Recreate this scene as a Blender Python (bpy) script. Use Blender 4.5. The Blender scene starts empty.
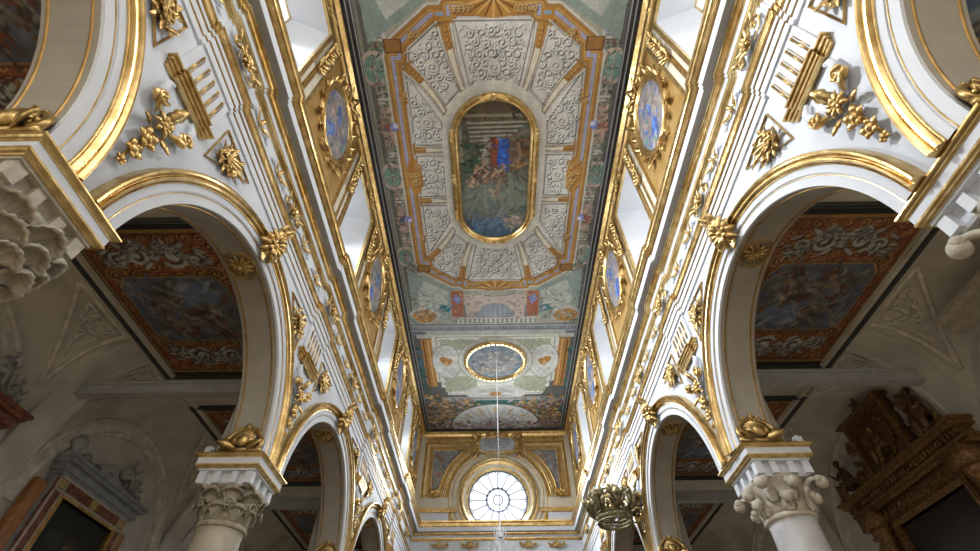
import bpy, math, random
import numpy as np
from mathutils import Vector, Matrix, Euler
PI = math.pi
random.seed(7)
rng = np.random.default_rng(7)
COL = bpy.context.scene.collection
SC = bpy.context.scene

# ------------------------------------------------------------------ camera, world, exposure
F_PX, TH, YAW, ROLL, CX0 = 465.08, 0.838, -0.0042, -0.0091, -0.0911
Fv = Vector((math.sin(YAW)*math.cos(TH), math.cos(YAW)*math.cos(TH), math.sin(TH)))
Rv = Vector((math.cos(YAW), -math.sin(YAW), 0)); Uv = Rv.cross(Fv)
R2 = Rv*math.cos(ROLL)+Uv*math.sin(ROLL); U2 = -Rv*math.sin(ROLL)+Uv*math.cos(ROLL)
cd = bpy.data.cameras.new('camera'); cam = bpy.data.objects.new('camera', cd); COL.objects.link(cam)
cd.sensor_width = 36; cd.lens = F_PX/980*36; cd.clip_end = 200
cam.matrix_world = Matrix(((R2.x, U2.x, -Fv.x, CX0), (R2.y, U2.y, -Fv.y, 0), (R2.z, U2.z, -Fv.z, 0), (0, 0, 0, 1)))
SC.camera = cam
SC.view_settings.view_transform = 'Standard'; SC.view_settings.look = 'None'
SC.view_settings.gamma = 1; SC.view_settings.use_curve_mapping = False
SC.view_settings.exposure = 0.2
SC.cycles.max_bounces = 7; SC.cycles.diffuse_bounces = 5; SC.cycles.glossy_bounces = 3
SC.cycles.sample_clamp_indirect = 6
SC.cycles.caustics_reflective = False; SC.cycles.caustics_refractive = False
w = bpy.data.worlds.new('world'); SC.world = w; w.use_nodes = True
w.node_tree.nodes['Background'].inputs[0].default_value = (1.0, 0.965, 0.92, 1)
w.node_tree.nodes['Background'].inputs[1].default_value = 2.6
PANE_L, PANE_R, ROSE = 1.7, 1.7, 1.35
LW_L, LW_R, LW_ROSE = 500.0, 115.0, 420.0
def arealamp(name, loc, direction, sx, sy, power, spread, col=(.93, .97, 1.0)):
    l = bpy.data.lights.new(name, 'AREA'); l.shape = 'RECTANGLE'; l.size = sx; l.size_y = sy; l.energy = power; l.spread = math.radians(spread); l.color = col
    o = bpy.data.objects.new(name, l); COL.objects.link(o); o.location = loc; o.rotation_euler = Vector(direction).to_track_quat('-Z', 'Y').to_euler(); return o
# daylight entering by the clerestory windows (over the piers) and the rose window
for _s, _x, _a, _p in ((-1, -4.9, 6.25, LW_L), (1, 4.93, 6.08, LW_R)):
    for _k in range(-1, 4):
        arealamp('window_daylight', (_x+_s*.80, _a-3.43+6.86*_k, 13.7), (-_s, 0, -.42), 1.1, 2.3, _p, 95)
arealamp('rose_daylight', (.15, 29.2, 12.0), (0, -1, -.25), 2.6, 2.6, LW_ROSE, 140)

def proj(x, y, z):
    d = Vector((x-CX0, y, z)); k = d.dot(Fv)
    if k <= .05: return (-9999, -9999)
    return (490+F_PX*d.dot(R2)/k, 275.5-F_PX*d.dot(U2)/k)
def vis(x, y, z, m=40):
    a, b = proj(x, y, z); return -m < a < 980+m and -m < b < 551+m

# ------------------------------------------------------------------ materials
def mat(name, col, rough=.6, metal=0., var=.12, scale=3., bump=0., bscale=20., col2=None, emit=0, detail=4, trans=0):
    m = bpy.data.materials.new(name); m.use_nodes = True; nt = m.node_tree; N = nt.nodes; L = nt.links
    b = N['Principled BSDF']; b.inputs['Roughness'].default_value = rough; b.inputs['Metallic'].default_value = metal
    tc = N.new('ShaderNodeTexCoord'); no = N.new('ShaderNodeTexNoise')
    no.inputs['Scale'].default_value = scale; no.inputs['Detail'].default_value = detail; L.new(tc.outputs['Object'], no.inputs['Vector'])
    r = N.new('ShaderNodeValToRGB'); L.new(no.outputs[0], r.inputs[0])
    c2 = col2 if col2 else tuple(c*(1-var*2) for c in col)
    r.color_ramp.elements[0].position = .36; r.color_ramp.elements[1].position = .64
    r.color_ramp.elements[0].color = (*c2, 1); r.color_ramp.elements[1].color = (*col, 1)
    L.new(r.outputs[0], b.inputs['Base Color'])
    if bump:
        n2 = N.new('ShaderNodeTexNoise'); n2.inputs['Scale'].default_value = bscale; n2.inputs['Detail'].default_value = 3
        L.new(tc.outputs['Object'], n2.inputs['Vector'])
        bp = N.new('ShaderNodeBump'); bp.inputs['Strength'].default_value = bump; bp.inputs['Distance'].default_value = .03
        L.new(n2.outputs[0], bp.inputs['Height']); L.new(bp.outputs[0], b.inputs['Normal'])
    if trans: b.inputs['Transmission Weight'].default_value = trans
    if emit:
        b.inputs['Emission Color'].default_value = (*col, 1); b.inputs['Emission Strength'].default_value = emit
    return m
def emis(name, col, s):
    m = bpy.data.materials.new(name); m.use_nodes = True; nt = m.node_tree; nt.nodes.clear()
    e = nt.nodes.new('ShaderNodeEmission'); o = nt.nodes.new('ShaderNodeOutputMaterial')
    e.inputs[0].default_value = (*col, 1); e.inputs[1].default_value = s; nt.links.new(e.outputs[0], o.inputs[0]); return m
def vcol(name='fresco', rough=.75):
    m = bpy.data.materials.new(name); m.use_nodes = True; nt = m.node_tree; b = nt.nodes['Principled BSDF']
    a = nt.nodes.new('ShaderNodeAttribute'); a.attribute_name = 'Col'
    b.inputs['Roughness'].default_value = rough
    n = nt.nodes.new('ShaderNodeTexNoise'); n.inputs['Scale'].default_value = 9; n.inputs['Detail'].default_value = 6
    mx = nt.nodes.new('ShaderNodeMix'); mx.data_type = 'RGBA'; mx.blend_type = 'OVERLAY'; mx.inputs[0].default_value = .22
    nt.links.new(a.outputs['Color'], mx.inputs[6]); nt.links.new(n.outputs['Fac'], mx.inputs[7]); nt.links.new(mx.outputs[2], b.inputs['Base Color'])
    return m
WHITE = mat('white_plaster', (.71, .74, .79), .6, var=.03, scale=1.5)
GOLD = mat('gilding', (.79, .59, .285), .30, metal=.92, col2=(.54, .36, .13), scale=5, bump=.25, bscale=14)
GOLDM = mat('gilt_moulding', (.79, .59, .285), .26, metal=.92, col2=(.52, .35, .13), scale=4, bump=.06, bscale=9)
GOLDB = mat('brown_gilt_line', (.46, .28, .09), .4, metal=.7, col2=(.30, .17, .05), scale=4)
GOLDD = mat('antique_gilding', (.64, .46, .19), .36, metal=.88, col2=(.38, .25, .09), scale=7, bump=.3, bscale=16)
OCHRE = mat('ochre_gilt_wall', (.66, .44, .17), .4, metal=.5, col2=(.50, .31, .10), scale=2)
CREAM = mat('cream_plaster', (.72, .66, .52), .6, var=.05)
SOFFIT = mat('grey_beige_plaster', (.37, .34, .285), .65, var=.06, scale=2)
AISLE = mat('aged_aisle_plaster', (.60, .57, .49), .75, var=.12, scale=1.3)
AISLED = mat('aisle_relief_plaster', (.70, .66, .57), .8, var=.15, scale=4)
STONE = mat('carved_limestone', (.54, .49, .40), .75, var=.12, scale=6, bump=.3, bscale=25)
STONED = mat('old_carved_limestone', (.44, .40, .30), .8, var=.2, scale=7, bump=.4, bscale=25)
SHAFT = mat('column_marble', (.60, .60, .62), .35, var=.1, scale=3)
SHAFTL = mat('column_stone', (.55, .50, .40), .45, var=.12, scale=3)
BEAM = mat('painted_beam', (.40, .41, .41), .6, var=.08)
DARK = mat('dark_border_wood', (.045, .05, .048), .5, var=.2)
FLOOR = mat('polished_stone_floor', (.46, .37, .27), .4, var=.08, scale=1)
WOOD = mat('dark_carved_wood', (.17, .085, .035), .45, col2=(.07, .035, .015), scale=9, bump=.4, bscale=22)
WOODG = mat('gilt_walnut', (.30, .17, .06), .45, metal=.4, col2=(.12, .06, .02), scale=14, bump=.5, bscale=30)
GREYM = mat('grey_marble', (.30, .32, .34), .4, var=.15, scale=4)
REDM = mat('red_marble', (.28, .10, .05), .35, col2=(.10, .03, .02), scale=8)
ORM = mat('orange_marble', (.42, .20, .07), .4, col2=(.28, .12, .04), scale=5)
YELM = mat('yellow_marble', (.50, .36, .12), .4, var=.12, scale=9)
SCULPT = mat('grey_stucco_sculpture', (.36, .36, .34), .7, var=.1)
BRASS = mat('tarnished_brass', (.42, .36, .20), .4, metal=.8, col2=(.14, .13, .08), scale=9, bump=.4, bscale=20)
IRON = mat('dark_iron', (.03, .03, .03), .5)
CRYSTAL = mat('crystal', (.90, .94, 1.0), .15, var=.02)
CABLE = mat('white_cable', (.8, .82, .88), .5)
FRESCO = vcol()
PANEL = emis('window_daylight_left', (.93, .97, 1.0), PANE_L)
PANER = emis('window_daylight_right', (.96, .98, 1.0), PANE_R)
PANEC = emis('rose_daylight', (.90, .95, 1.0), ROSE)
LEAD = mat('window_lead', (.25, .30, .42), .5)
GILTW = mat('window_wood', (.62, .45, .2), .5)

# ------------------------------------------------------------------ mesh building
class M:
    def __init__(s): s.v = []; s.f = []; s.m = []; s.k = 0; s.isl = []
    def add(s, vs, fs, m=0):
        o = len(s.v); s.isl.append((o, o+len(vs), len(s.f), len(s.f)+len(fs))); s.v += [tuple(p) for p in vs]; s.f += [tuple(i+o for i in q) for q in fs]; s.m += [m]*len(fs); return s
    def box(s, x0, x1, y0, y1, z0, z1, m=0):
        return s.add([(x0,y0,z0),(x1,y0,z0),(x1,y1,z0),(x0,y1,z0),(x0,y0,z1),(x1,y0,z1),(x1,y1,z1),(x0,y1,z1)],
                     [(0,3,2,1),(4,5,6,7),(0,1,5,4),(1,2,6,5),(2,3,7,6),(3,0,4,7)], m)
    def tube(s, pts, rad, n=6, m=0, cap=True):
        P = [Vector(p) for p in pts]; k = len(P); vs = []; prev = None
        for i in range(k):
            t = (P[min(i+1, k-1)]-P[max(i-1, 0)]).normalized()
            if prev is None: a = t.orthogonal().normalized()
            else:
                a = prev - t*prev.dot(t)
                a = a.normalized() if a.length > 1e-6 else t.orthogonal().normalized()
            prev = a; b = t.cross(a); r = rad[i] if hasattr(rad, '__len__') else rad
            for j in range(n):
                q = 2*PI*j/n; vs.append(P[i]+a*r*math.cos(q)+b*r*math.sin(q))
        fs = [(i*n+j, i*n+(j+1) % n, (i+1)*n+(j+1) % n, (i+1)*n+j) for i in range(k-1) for j in range(n)]
        if cap: fs += [tuple(reversed(range(n))), tuple(range((k-1)*n, k*n))]
        return s.add(vs, fs, m)
    def lathe(s, prof, c=(0, 0), n=24, m=0, sx=1, sy=1, a0=0):
        vs = []; k = len(prof)
        for (r, z) in prof:
            for j in range(n):
                q = 2*PI*j/n+a0; vs.append((c[0]+r*sx*math.cos(q), c[1]+r*sy*math.sin(q), z))
        fs = [(i*n+j, i*n+(j+1) % n, (i+1)*n+(j+1) % n, (i+1)*n+j) for i in range(k-1) for j in range(n)]
        fs += [tuple(reversed(range(n))), tuple(range((k-1)*n, k*n))]
        return s.add(vs, fs, m)
    def blob(s, c, r, n=8, k=6, m=0, rot=None):
        r = r if hasattr(r, '__len__') else (r, r, r); c = Vector(c); R = rot or Matrix.Identity(3); vs = []
        for i in range(k+1):
            a = -PI/2+PI*i/k
            for j in range(n):
                q = 2*PI*j/n
                vs.append(c+R @ Vector((r[0]*math.cos(a)*math.cos(q), r[1]*math.cos(a)*math.sin(q), r[2]*math.sin(a))))
        fs = [(i*n+j, i*n+(j+1) % n, (i+1)*n+(j+1) % n, (i+1)*n+j) for i in range(k) for j in range(n)]
        return s.add(vs, fs, m)
    def leaf(s, base, d, nrm, L, W, lift=.25, curl=.0, lobes=3, n=9, m=0, thick=.12, bend=0):
        d = Vector(d).normalized(); nrm = Vector(nrm).normalized(); sd = d.cross(nrm).normalized(); base = Vector(base); vs = []
        for i in range(n+1):
            t = i/n
            w = W*.5*(max(0, math.sin(PI*(.14+.86*t)))**.7)*(1+.28*abs(math.sin(lobes*PI*t)))
            if i == n: w = W*.03
            h = L*(lift*math.sin(PI*.75*t)+curl*t**3)
            p = base+d*(L*t*(1-.25*abs(curl)*t*t))+nrm*h+sd*(bend*L*t*t)
            e = nrm*(-.35*w)
            vs += [p+sd*w+e, p+nrm*(.22*w+.02*L), p-sd*w+e, p-nrm*(thick*W+.2*w)]
        fs = [(4*i+j, 4*i+(j+1) % 4, 4*i+4+(j+1) % 4, 4*i+4+j) for i in range(n) for j in range(4)]+[(3, 2, 1, 0), tuple(range(4*n, 4*n+4))]
        return s.add(vs, fs, m)
    def scroll(s, c, r, a0, turns, dirn=1, w=.03, ux=(1,0,0), uz=(0,0,1), un=(0,-1,0), h=.03, n=18, tail=None, m=0):
        c = Vector(c); ux = Vector(ux); uz = Vector(uz); un = Vector(un); pts = []; rr = []
        for i in range(n+1):
            t = i/n; q = a0+dirn*turns*2*PI*t; k = r*(1-.86*t)
            pts.append(c+ux*(k*math.cos(q))+uz*(k*math.sin(q))+un*(h*(.5+.6*t))); rr.append(w*(1-.45*t))
        if tail:
            T = Vector(tail)+un*h*.5; P0 = pts[0]; q = a0; tn = -dirn*(ux*(-math.sin(q))+uz*math.cos(q))
            k = (T-P0).length*.5; ex = []
            for i in range(8):
                t = i/8; ex.append((T*(1-t)**2+(P0+tn*k)*2*t*(1-t)+P0*t*t))
            pts = ex+pts; rr = [w*(.35+.65*i/8) for i in range(8)]+rr
        s.tube(pts, rr, 5, m); s.blob(pts[-1], rr[-1]*1.7, 6, 4, m); return s
    def pieces(s):
        if not s.isl or s.isl[-1][1] != len(s.v) or s.isl[-1][3] != len(s.f) or len(s.isl) > 900: return None
        if s.isl[0][0] or s.isl[0][2] or any(a[1] != b[0] or a[3] != b[2] for a, b in zip(s.isl[:-1], s.isl[1:])): return None
        V = np.array(s.v); B = [(V[a:b].min(0)-.012, V[a:b].max(0)+.012) for (a, b, _, _) in s.isl if b > a]
        if len(B) != len(s.isl): return None
        lo = np.array([b[0] for b in B]); hi = np.array([b[1] for b in B]); p = list(range(len(B)))
        def fd(i):
            while p[i] != i: p[i] = p[p[i]]; i = p[i]
            return i
        for i in range(len(B)):
            for j in np.nonzero(((lo[i] <= hi) & (lo <= hi[i])).all(1))[0]:
                a, b = fd(i), fd(int(j))
                if a != b: p[a] = b
        g = {}
        for i in range(len(B)): g.setdefault(fd(i), []).append(i)
        return list(g.values())
    def build(s, name, mats, parent=None, smooth=True, flip=False):
        if parent and name not in ('inscription', 'glazing_bars', 'tracery', 'pane'):
            g = s.pieces()
            if g and 1 < len(g) <= 14:
                out = []
                for ids in g:
                    q = M()
                    for i in ids:
                        a, b, c, d = s.isl[i]; q.add(s.v[a:b], [tuple(k-a for k in f) for f in s.f[c:d]]); q.m[-(d-c):] = s.m[c:d] if d > c else []
                    q.isl = []; out.append(q.build(name, mats, parent, smooth, flip))
                return out[0]
        me = bpy.data.meshes.new(name); me.from_pydata([tuple(p) for p in s.v], [], [tuple(reversed(q)) for q in s.f] if flip else s.f)
        mats = mats if isinstance(mats, (list, tuple)) else [mats]
        for x in mats: me.materials.append(x)
        me.polygons.foreach_set('material_index', s.m)
        if smooth: me.polygons.foreach_set('use_smooth', [True]*len(s.f))
        me.update(); o = bpy.data.objects.new(name, me); COL.objects.link(o)
        if parent: o.parent = parent
        return o
def hard(o, ang=35):
    try: o.data.set_sharp_from_angle(angle=math.radians(ang))
    except Exception: pass
    return o
def thing(name, label, cat, loc=(0,0,0), rot=(0,0,0), group=None):
    o = bpy.data.objects.new(name, None); o.empty_display_size = .1; COL.objects.link(o)
    o.location = loc; o.rotation_euler = rot; o['label'] = label; o['category'] = cat
    if group: o['group'] = group
    return o
def tag(o, label, cat, group=None):
    o['label'] = label; o['category'] = cat
    if group: o['group'] = group
    return o
def struct(o): o['kind'] = 'structure'; return o
def dup(root, loc, rot=None, label=None, group=None, scale=None):
    def cp(o, par):
        c = o.copy(); COL.objects.link(c)
        if par: c.parent = par
        for ch in o.children: cp(ch, c)
        return c
    r = cp(root, None); r.location = loc
    if rot is not None: r.rotation_euler = rot
    if scale is not None: r.scale = scale
    if label: r['label'] = label
    if group: r['group'] = group
    return r
class Proto:
    """first placement moves the prototype itself, later ones copy it"""
    def __init__(s, root): s.r = root; s.used = False
    def put(s, loc, rot, label, group, scale=(1,1,1)):
        if not s.used:
            s.used = True; r = s.r; r.location = loc; r.rotation_euler = rot; r.scale = scale; r['label'] = label; r['group'] = group; return r
        return dup(s.r, loc, rot, label, group, scale)

# ------------------------------------------------------------------ painter for frescoes (colour attribute on a fine mesh)
class Paint:
    def __init__(s, x0, x1, y0, y1, res, base=(.5, .5, .5)):
        s.x0, s.y0, s.res = x0, y0, res; s.nx = int(round((x1-x0)/res))+1; s.ny = int(round((y1-y0)/res))+1
        s.xs = np.linspace(x0, x1, s.nx); s.ys = np.linspace(y0, y1, s.ny)
        s.a = np.zeros((s.ny, s.nx, 3)); s.a[:] = base
    def win(s, xa, xb, ya, yb):
        i0 = max(0, int((xa-s.x0)/s.res)-1); i1 = min(s.nx, int((xb-s.x0)/s.res)+3)
        j0 = max(0, int((ya-s.y0)/s.res)-1); j1 = min(s.ny, int((yb-s.y0)/s.res)+3)
        if i1 <= i0 or j1 <= j0: return None
        X, Y = np.meshgrid(s.xs[i0:i1], s.ys[j0:j1]); return i0, i1, j0, j1, X, Y
    def put(s, w, mask, col, a=1):
        i0, i1, j0, j1 = w[:4]; k = (mask*a)[..., None]; s.a[j0:j1, i0:i1] = s.a[j0:j1, i0:i1]*(1-k)+np.array(col)*k
    def rect(s, xa, xb, ya, yb, col, a=1):
        w = s.win(xa, xb, ya, yb)
        if w: s.put(w, ((w[4] >= xa) & (w[4] <= xb) & (w[5] >= ya) & (w[5] <= yb))*1., col, a)
    def ell(s, cx, cy, rx, ry, col, a=1, ang=0, soft=.15):
        m = max(rx, ry)*1.1; w = s.win(cx-m, cx+m, cy-m, cy+m)
        if not w: return
        dx = w[4]-cx; dy = w[5]-cy; c, q = math.cos(ang), math.sin(ang); u = (dx*c+dy*q)/rx; v = (-dx*q+dy*c)/ry
        s.put(w, np.clip((1-np.sqrt(u*u+v*v))/max(soft, 1e-3), 0, 1), col, a)
    def inpoly(s, pts, X, Y):
        r = np.zeros(X.shape, bool); n = len(pts)
        for i in range(n):
            xa, ya = pts[i]; xb, yb = pts[(i+1) % n]
            if ya == yb: continue
            r ^= ((ya > Y) != (yb > Y)) & (X < (xb-xa)*(Y-ya)/(yb-ya)+xa)
        return r
    def poly(s, pts, col, a=1):
        xs = [p[0] for p in pts]; ys = [p[1] for p in pts]; w = s.win(min(xs), max(xs), min(ys), max(ys))
        if w: s.put(w, s.inpoly(pts, w[4], w[5])*1., col, a)
    def stroke(s, pts, wd, col, a=1, close=False):
        if close: pts = list(pts)+[pts[0]]
        for (p, q) in zip(pts[:-1], pts[1:]):
            m = wd; w = s.win(min(p[0], q[0])-m, max(p[0], q[0])+m, min(p[1], q[1])-m, max(p[1], q[1])+m)
            if not w: continue
            dx, dy = q[0]-p[0], q[1]-p[1]; L = dx*dx+dy*dy+1e-12
            t = np.clip(((w[4]-p[0])*dx+(w[5]-p[1])*dy)/L, 0, 1)
            d = np.hypot(w[4]-p[0]-t*dx, w[5]-p[1]-t*dy); s.put(w, np.clip((wd*.5-d)/s.res+.5, 0, 1), col, a)
    def spiral(s, cx, cy, r, a0, turns, dr, wd, col, a=1, n=16):
        pts = [(cx+r*(1-.85*i/n)*math.cos(a0+dr*turns*2*PI*i/n), cy+r*(1-.85*i/n)*math.sin(a0+dr*turns*2*PI*i/n)) for i in range(n+1)]
        s.stroke(pts, wd, col, a)
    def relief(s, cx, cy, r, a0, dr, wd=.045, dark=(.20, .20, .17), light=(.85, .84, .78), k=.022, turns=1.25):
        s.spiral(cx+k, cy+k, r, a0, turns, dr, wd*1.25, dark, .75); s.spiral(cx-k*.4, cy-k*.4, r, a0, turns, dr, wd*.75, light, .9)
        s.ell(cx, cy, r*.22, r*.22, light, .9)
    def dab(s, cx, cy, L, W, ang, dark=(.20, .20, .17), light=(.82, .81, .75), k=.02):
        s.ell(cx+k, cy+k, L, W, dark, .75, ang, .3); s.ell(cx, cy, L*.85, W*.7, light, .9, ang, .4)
    def foliage(s, test, xa, xb, ya, yb, step, dark, light, wd=.045, seed=0, sym=None):
        R = random.Random(seed); y = ya; row = 0
        while y < yb:
            x = xa+(step*.5 if row % 2 else 0)
            while x < xb:
                px, py = x+R.uniform(-.12, .12)*step, y+R.uniform(-.12, .12)*step
                if test(px, py) and (sym is None or px > sym):
                    r = step*R.uniform(.36, .5); a = R.uniform(0, 6.28); d = R.choice((-1, 1)); r2 = R.uniform(0, 3.1)
                    for sgn in ((1,) if sym is None else (1, -1)):
                        qx = px if sgn == 1 else 2*sym-px; qa = a if sgn == 1 else PI-a
                        s.relief(qx, py, r, qa, d*sgn, wd, dark, light)
                        s.dab(qx+r*1.15*math.cos(qa+1.5*sgn), py+r*1.15*math.sin(qa+1.5), r*.45, r*.16, r2*sgn, dark, light)
                        s.dab(qx+r*1.1*math.cos(qa-2*sgn), py+r*1.1*math.sin(qa-2), r*.4, r*.15, (r2+1)*sgn, dark, light)
                x += step
            y += step*.86; row += 1
    def fig(s, cx, cy, sz, robe, robe2, ang=0, skin=(.62, .36, .22), seed=0):
        R = random.Random(seed); c, q = math.cos(ang), math.sin(ang)
        def T(u, v): return (cx+sz*(u*c-v*q), cy+sz*(u*q+v*c))
        s.ell(*T(.05, -.05), sz*.46, sz*.30, tuple(x*.35 for x in robe), .8, ang+1.4, .3)
        s.ell(*T(0, 0), sz*.42, sz*.25, robe, 1, ang+1.45, .25)
        s.ell(*T(.16, -.2), sz*.3, sz*.17, robe2, 1, ang+.9, .25)
        for i in range(7):
            u = R.uniform(-.2, .2); v = R.uniform(-.35, .2)
            s.stroke([T(u, v), T(u+R.uniform(-.12, .12), v+R.uniform(.1, .25))], sz*.04, tuple(min(1, x*R.choice((.45, 1.7))) for x in robe), .7)
        s.stroke([T(-.12, .28), T(-.3, .15), T(-.38, .3)], sz*.09, skin); s.stroke([T(.12, .28), T(.3, .2), T(.42, .05)], sz*.09, skin)
        s.stroke([T(.05, -.35), T(.12, -.6), T(.22, -.75)], sz*.1, skin)
        s.ell(*T(0, .5), sz*.12, sz*.14, skin, 1, ang, .3); s.ell(*T(.02, .58), sz*.11, sz*.08, (.12, .07, .04), .8, ang, .4)
    def clutter(s, xa, xb, ya, yb, pal, n, sz, seed=0, test=None):
        R = random.Random(seed)
        for i in range(n):
            x, y = R.uniform(xa, xb), R.uniform(ya, yb)
            if test is not None and not test(x, y): continue
            c = R.choice(pal); k = R.uniform(.6, 1.35); c = tuple(min(1, v*k) for v in c); a = R.uniform(0, 6.28); l = sz*R.uniform(.5, 1.3)
            if R.random() < .5: s.ell(x, y, l*.6, l*R.uniform(.2, .4), c, R.uniform(.5, .95), a, .35)
            else:
                b = R.uniform(-1.2, 1.2); pts = [(x+l*t*math.cos(a+b*t), y+l*t*math.sin(a+b*t)) for t in (0, .33, .66, 1)]; s.stroke(pts, sz*R.uniform(.1, .26), c, R.uniform(.6, 1))
    def filigree(s, test, xa, xb, ya, yb, n, sz, dark, light, seed=0, sym=None):
        R = random.Random(seed)
        for i in range(n):
            x, y = R.uniform(xa, xb), R.uniform(ya, yb)
            if not test(x, y): continue
            a = R.uniform(0, 6.28); b = R.choice((-1, 1))*R.uniform(1.5, 3.5); l = sz*R.uniform(.6, 1.2)
            for sg in ((1,) if sym is None else (1, -1)):
                P_ = []; px, py = x, y
                for t in range(6): P_.append((px if sg == 1 else 2*sym-px, py)); px += l/5*math.cos(a+b*t/5); py += l/5*math.sin(a+b*t/5)
                s.stroke([(p[0]+.02, p[1]+.025) for p in P_], .03, dark, .8); s.stroke(P_, .026, light, .8)
    def noise(s, amp, cell):
        gx = int(s.nx*s.res/cell)+3; gy = int(s.ny*s.res/cell)+3; g = rng.random((gy, gx))
        fx = np.linspace(0, gx-1.001, s.nx); fy = np.linspace(0, gy-1.001, s.ny); ix = fx.astype(int); iy = fy.astype(int); tx = (fx-ix)[None]; ty = (fy-iy)[:, None]
        tx = tx*tx*(3-2*tx); ty = ty*ty*(3-2*ty)
        A = g[np.ix_(iy, ix)]; B = g[np.ix_(iy, ix+1)]; C = g[np.ix_(iy+1, ix)]; D = g[np.ix_(iy+1, ix+1)]
        s.a *= (1+amp*2*((A*(1-tx)+B*tx)*(1-ty)+(C*(1-tx)+D*tx)*ty-.5))[..., None]
    def mesh(s, name, keep=None, T=lambda X, Y: (X, Y, 0*X), parent=None, flip=False):
        X, Y = np.meshgrid(s.xs, s.ys); x, y, z = T(X, Y); V = np.stack([x, y, z], -1).reshape(-1, 3)
        idx = np.arange(s.nx*s.ny).reshape(s.ny, s.nx)
        q = np.stack([idx[:-1, :-1], idx[:-1, 1:], idx[1:, 1:], idx[1:, :-1]], -1).reshape(-1, 4)
        if flip: q = q[:, ::-1]
        if keep is not None:
            km = keep(X, Y).reshape(-1); q = q[km[q].all(1)]; us = np.unique(q); mp = -np.ones(len(V), int); mp[us] = np.arange(len(us)); q = mp[q]; V = V[us]; col = s.a.reshape(-1, 3)[us]
        else: col = s.a.reshape(-1, 3)
        me = bpy.data.meshes.new(name); me.vertices.add(len(V)); me.vertices.foreach_set('co', V.astype('f').ravel())
        me.loops.add(len(q)*4); me.loops.foreach_set('vertex_index', q.ravel().astype('i')); me.polygons.add(len(q))
        me.polygons.foreach_set('loop_start', np.arange(0, len(q)*4, 4, dtype='i')); me.update(calc_edges=True)
        ca = me.color_attributes.new('Col', 'FLOAT_COLOR', 'POINT'); ca.data.foreach_set('color', np.c_[np.clip(col, 0, 1), np.ones(len(col))].astype('f').ravel())
        me.materials.append(FRESCO); o = bpy.data.objects.new(name, me); COL.objects.link(o)
        if parent: o.parent = parent
        return o

# ------------------------------------------------------------------ dimensions (metres, camera at the origin; floor 1.6 below)
XW = {-1: 4.9, 1: 4.93}           # wall faces
PER = 6.86; AC = {-1: 6.25, 1: 6.08}   # arch centres of the first full bay
ZC, RI, RO, ZI, WT = 4.55, 2.80, 3.32, 4.68, .75
H = 16.3; YE = 28.9; YB = -4.4; FZ = -1.6
SN = {-1: 'left', 1: 'right'}
ARCHES = (-1, 0, 1, 2, 3)
def ac(s, k): return AC[s]+PER*k
def pc(s, k): return AC[s]-PER/2+PER*k      # pier k stands before arch k
def wx(s, p): return s*(XW[s]-p)
ROT = {-1: (0, 0, PI/2), 1: (0, 0, -PI/2)}

# ------------------------------------------------------------------ setting: floor, arcade walls, clerestory, end wall
struct(M().box(-12, 12, YB-6, YE+.6, FZ-.2, FZ).build('floor', FLOOR, smooth=False))
struct(M().box(-12, 12, YB-6.2, YB-6, FZ, 8.0).build('wall_back_light_block', CREAM, smooth=False))  # unseen wall added to block low light, open above for light from behind

WINZ0, WINZ1, WINW = 11.95, 15.35, 1.1
def wall(s):
    m = M(); y_end = YE
    # stations along y of the lower edge
    st = []
    ks = [k for k in ARCHES if k < 3]
    for k in ks:
        c = ac(s, k); a0 = math.asin((ZI-ZC)/RI)
        for i in range(33):
            q = PI-a0-(PI-2*a0)*i/32; st.append((c+RI*math.cos(q), ZC+RI*math.sin(q)))
    st = [(YB-1, ZI)]+[p for p in st if p[0] > YB-1]+[(pc(s, 3)+.63, ZI), (pc(s, 3)+.63, FZ), (y_end, FZ)]
    vs = []; n = len(st)
    for (y, z) in st:
        for (p, zz) in ((0, z), (0, 8.6), (-WT, 8.6), (-WT, z)): vs.append((wx(s, p), y, zz))
    for i in range(n-1):
        for j in range(4):
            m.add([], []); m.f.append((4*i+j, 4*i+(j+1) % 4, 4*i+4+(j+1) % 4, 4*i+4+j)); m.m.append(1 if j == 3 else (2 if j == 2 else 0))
    m.v = vs
    # clerestory with splayed window openings centred over the piers
    y = YB-1
    def rect(ya, yb, za, zb, mi=0, p=0):
        m.add([(wx(s, p), ya, za), (wx(s, p), yb, za), (wx(s, p), yb, zb), (wx(s, p), ya, zb)], [(0, 1, 2, 3)], mi)
    for k in range(0, 4):
        c = pc(s, k)
        rect(y, c-WINW, 8.6, 16.1, 3); rect(c-WINW, c+WINW, 8.6, WINZ0, 3); rect(c-WINW, c+WINW, WINZ1, 16.1, 3)
        o = [(c-WINW, WINZ0), (c+WINW, WINZ0), (c+WINW, WINZ1), (c-WINW, WINZ1)]; i2 = [(c-.62, WINZ0+.5), (c+.62, WINZ0+.5), (c+.62, WINZ1-.25), (c-.62, WINZ1-.25)]
        m.add([(wx(s, 0), a, b) for a, b in o]+[(wx(s, -.95), a, b) for a, b in i2], [(j, (j+1) % 4, 4+(j+1) % 4, 4+j) for j in range(4)], 0)
        y = c+WINW
    rect(y, YE, 8.6, 16.1, 3)
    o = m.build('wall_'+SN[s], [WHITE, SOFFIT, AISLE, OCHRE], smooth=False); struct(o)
for s in (-1, 1): wall(s)

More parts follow.
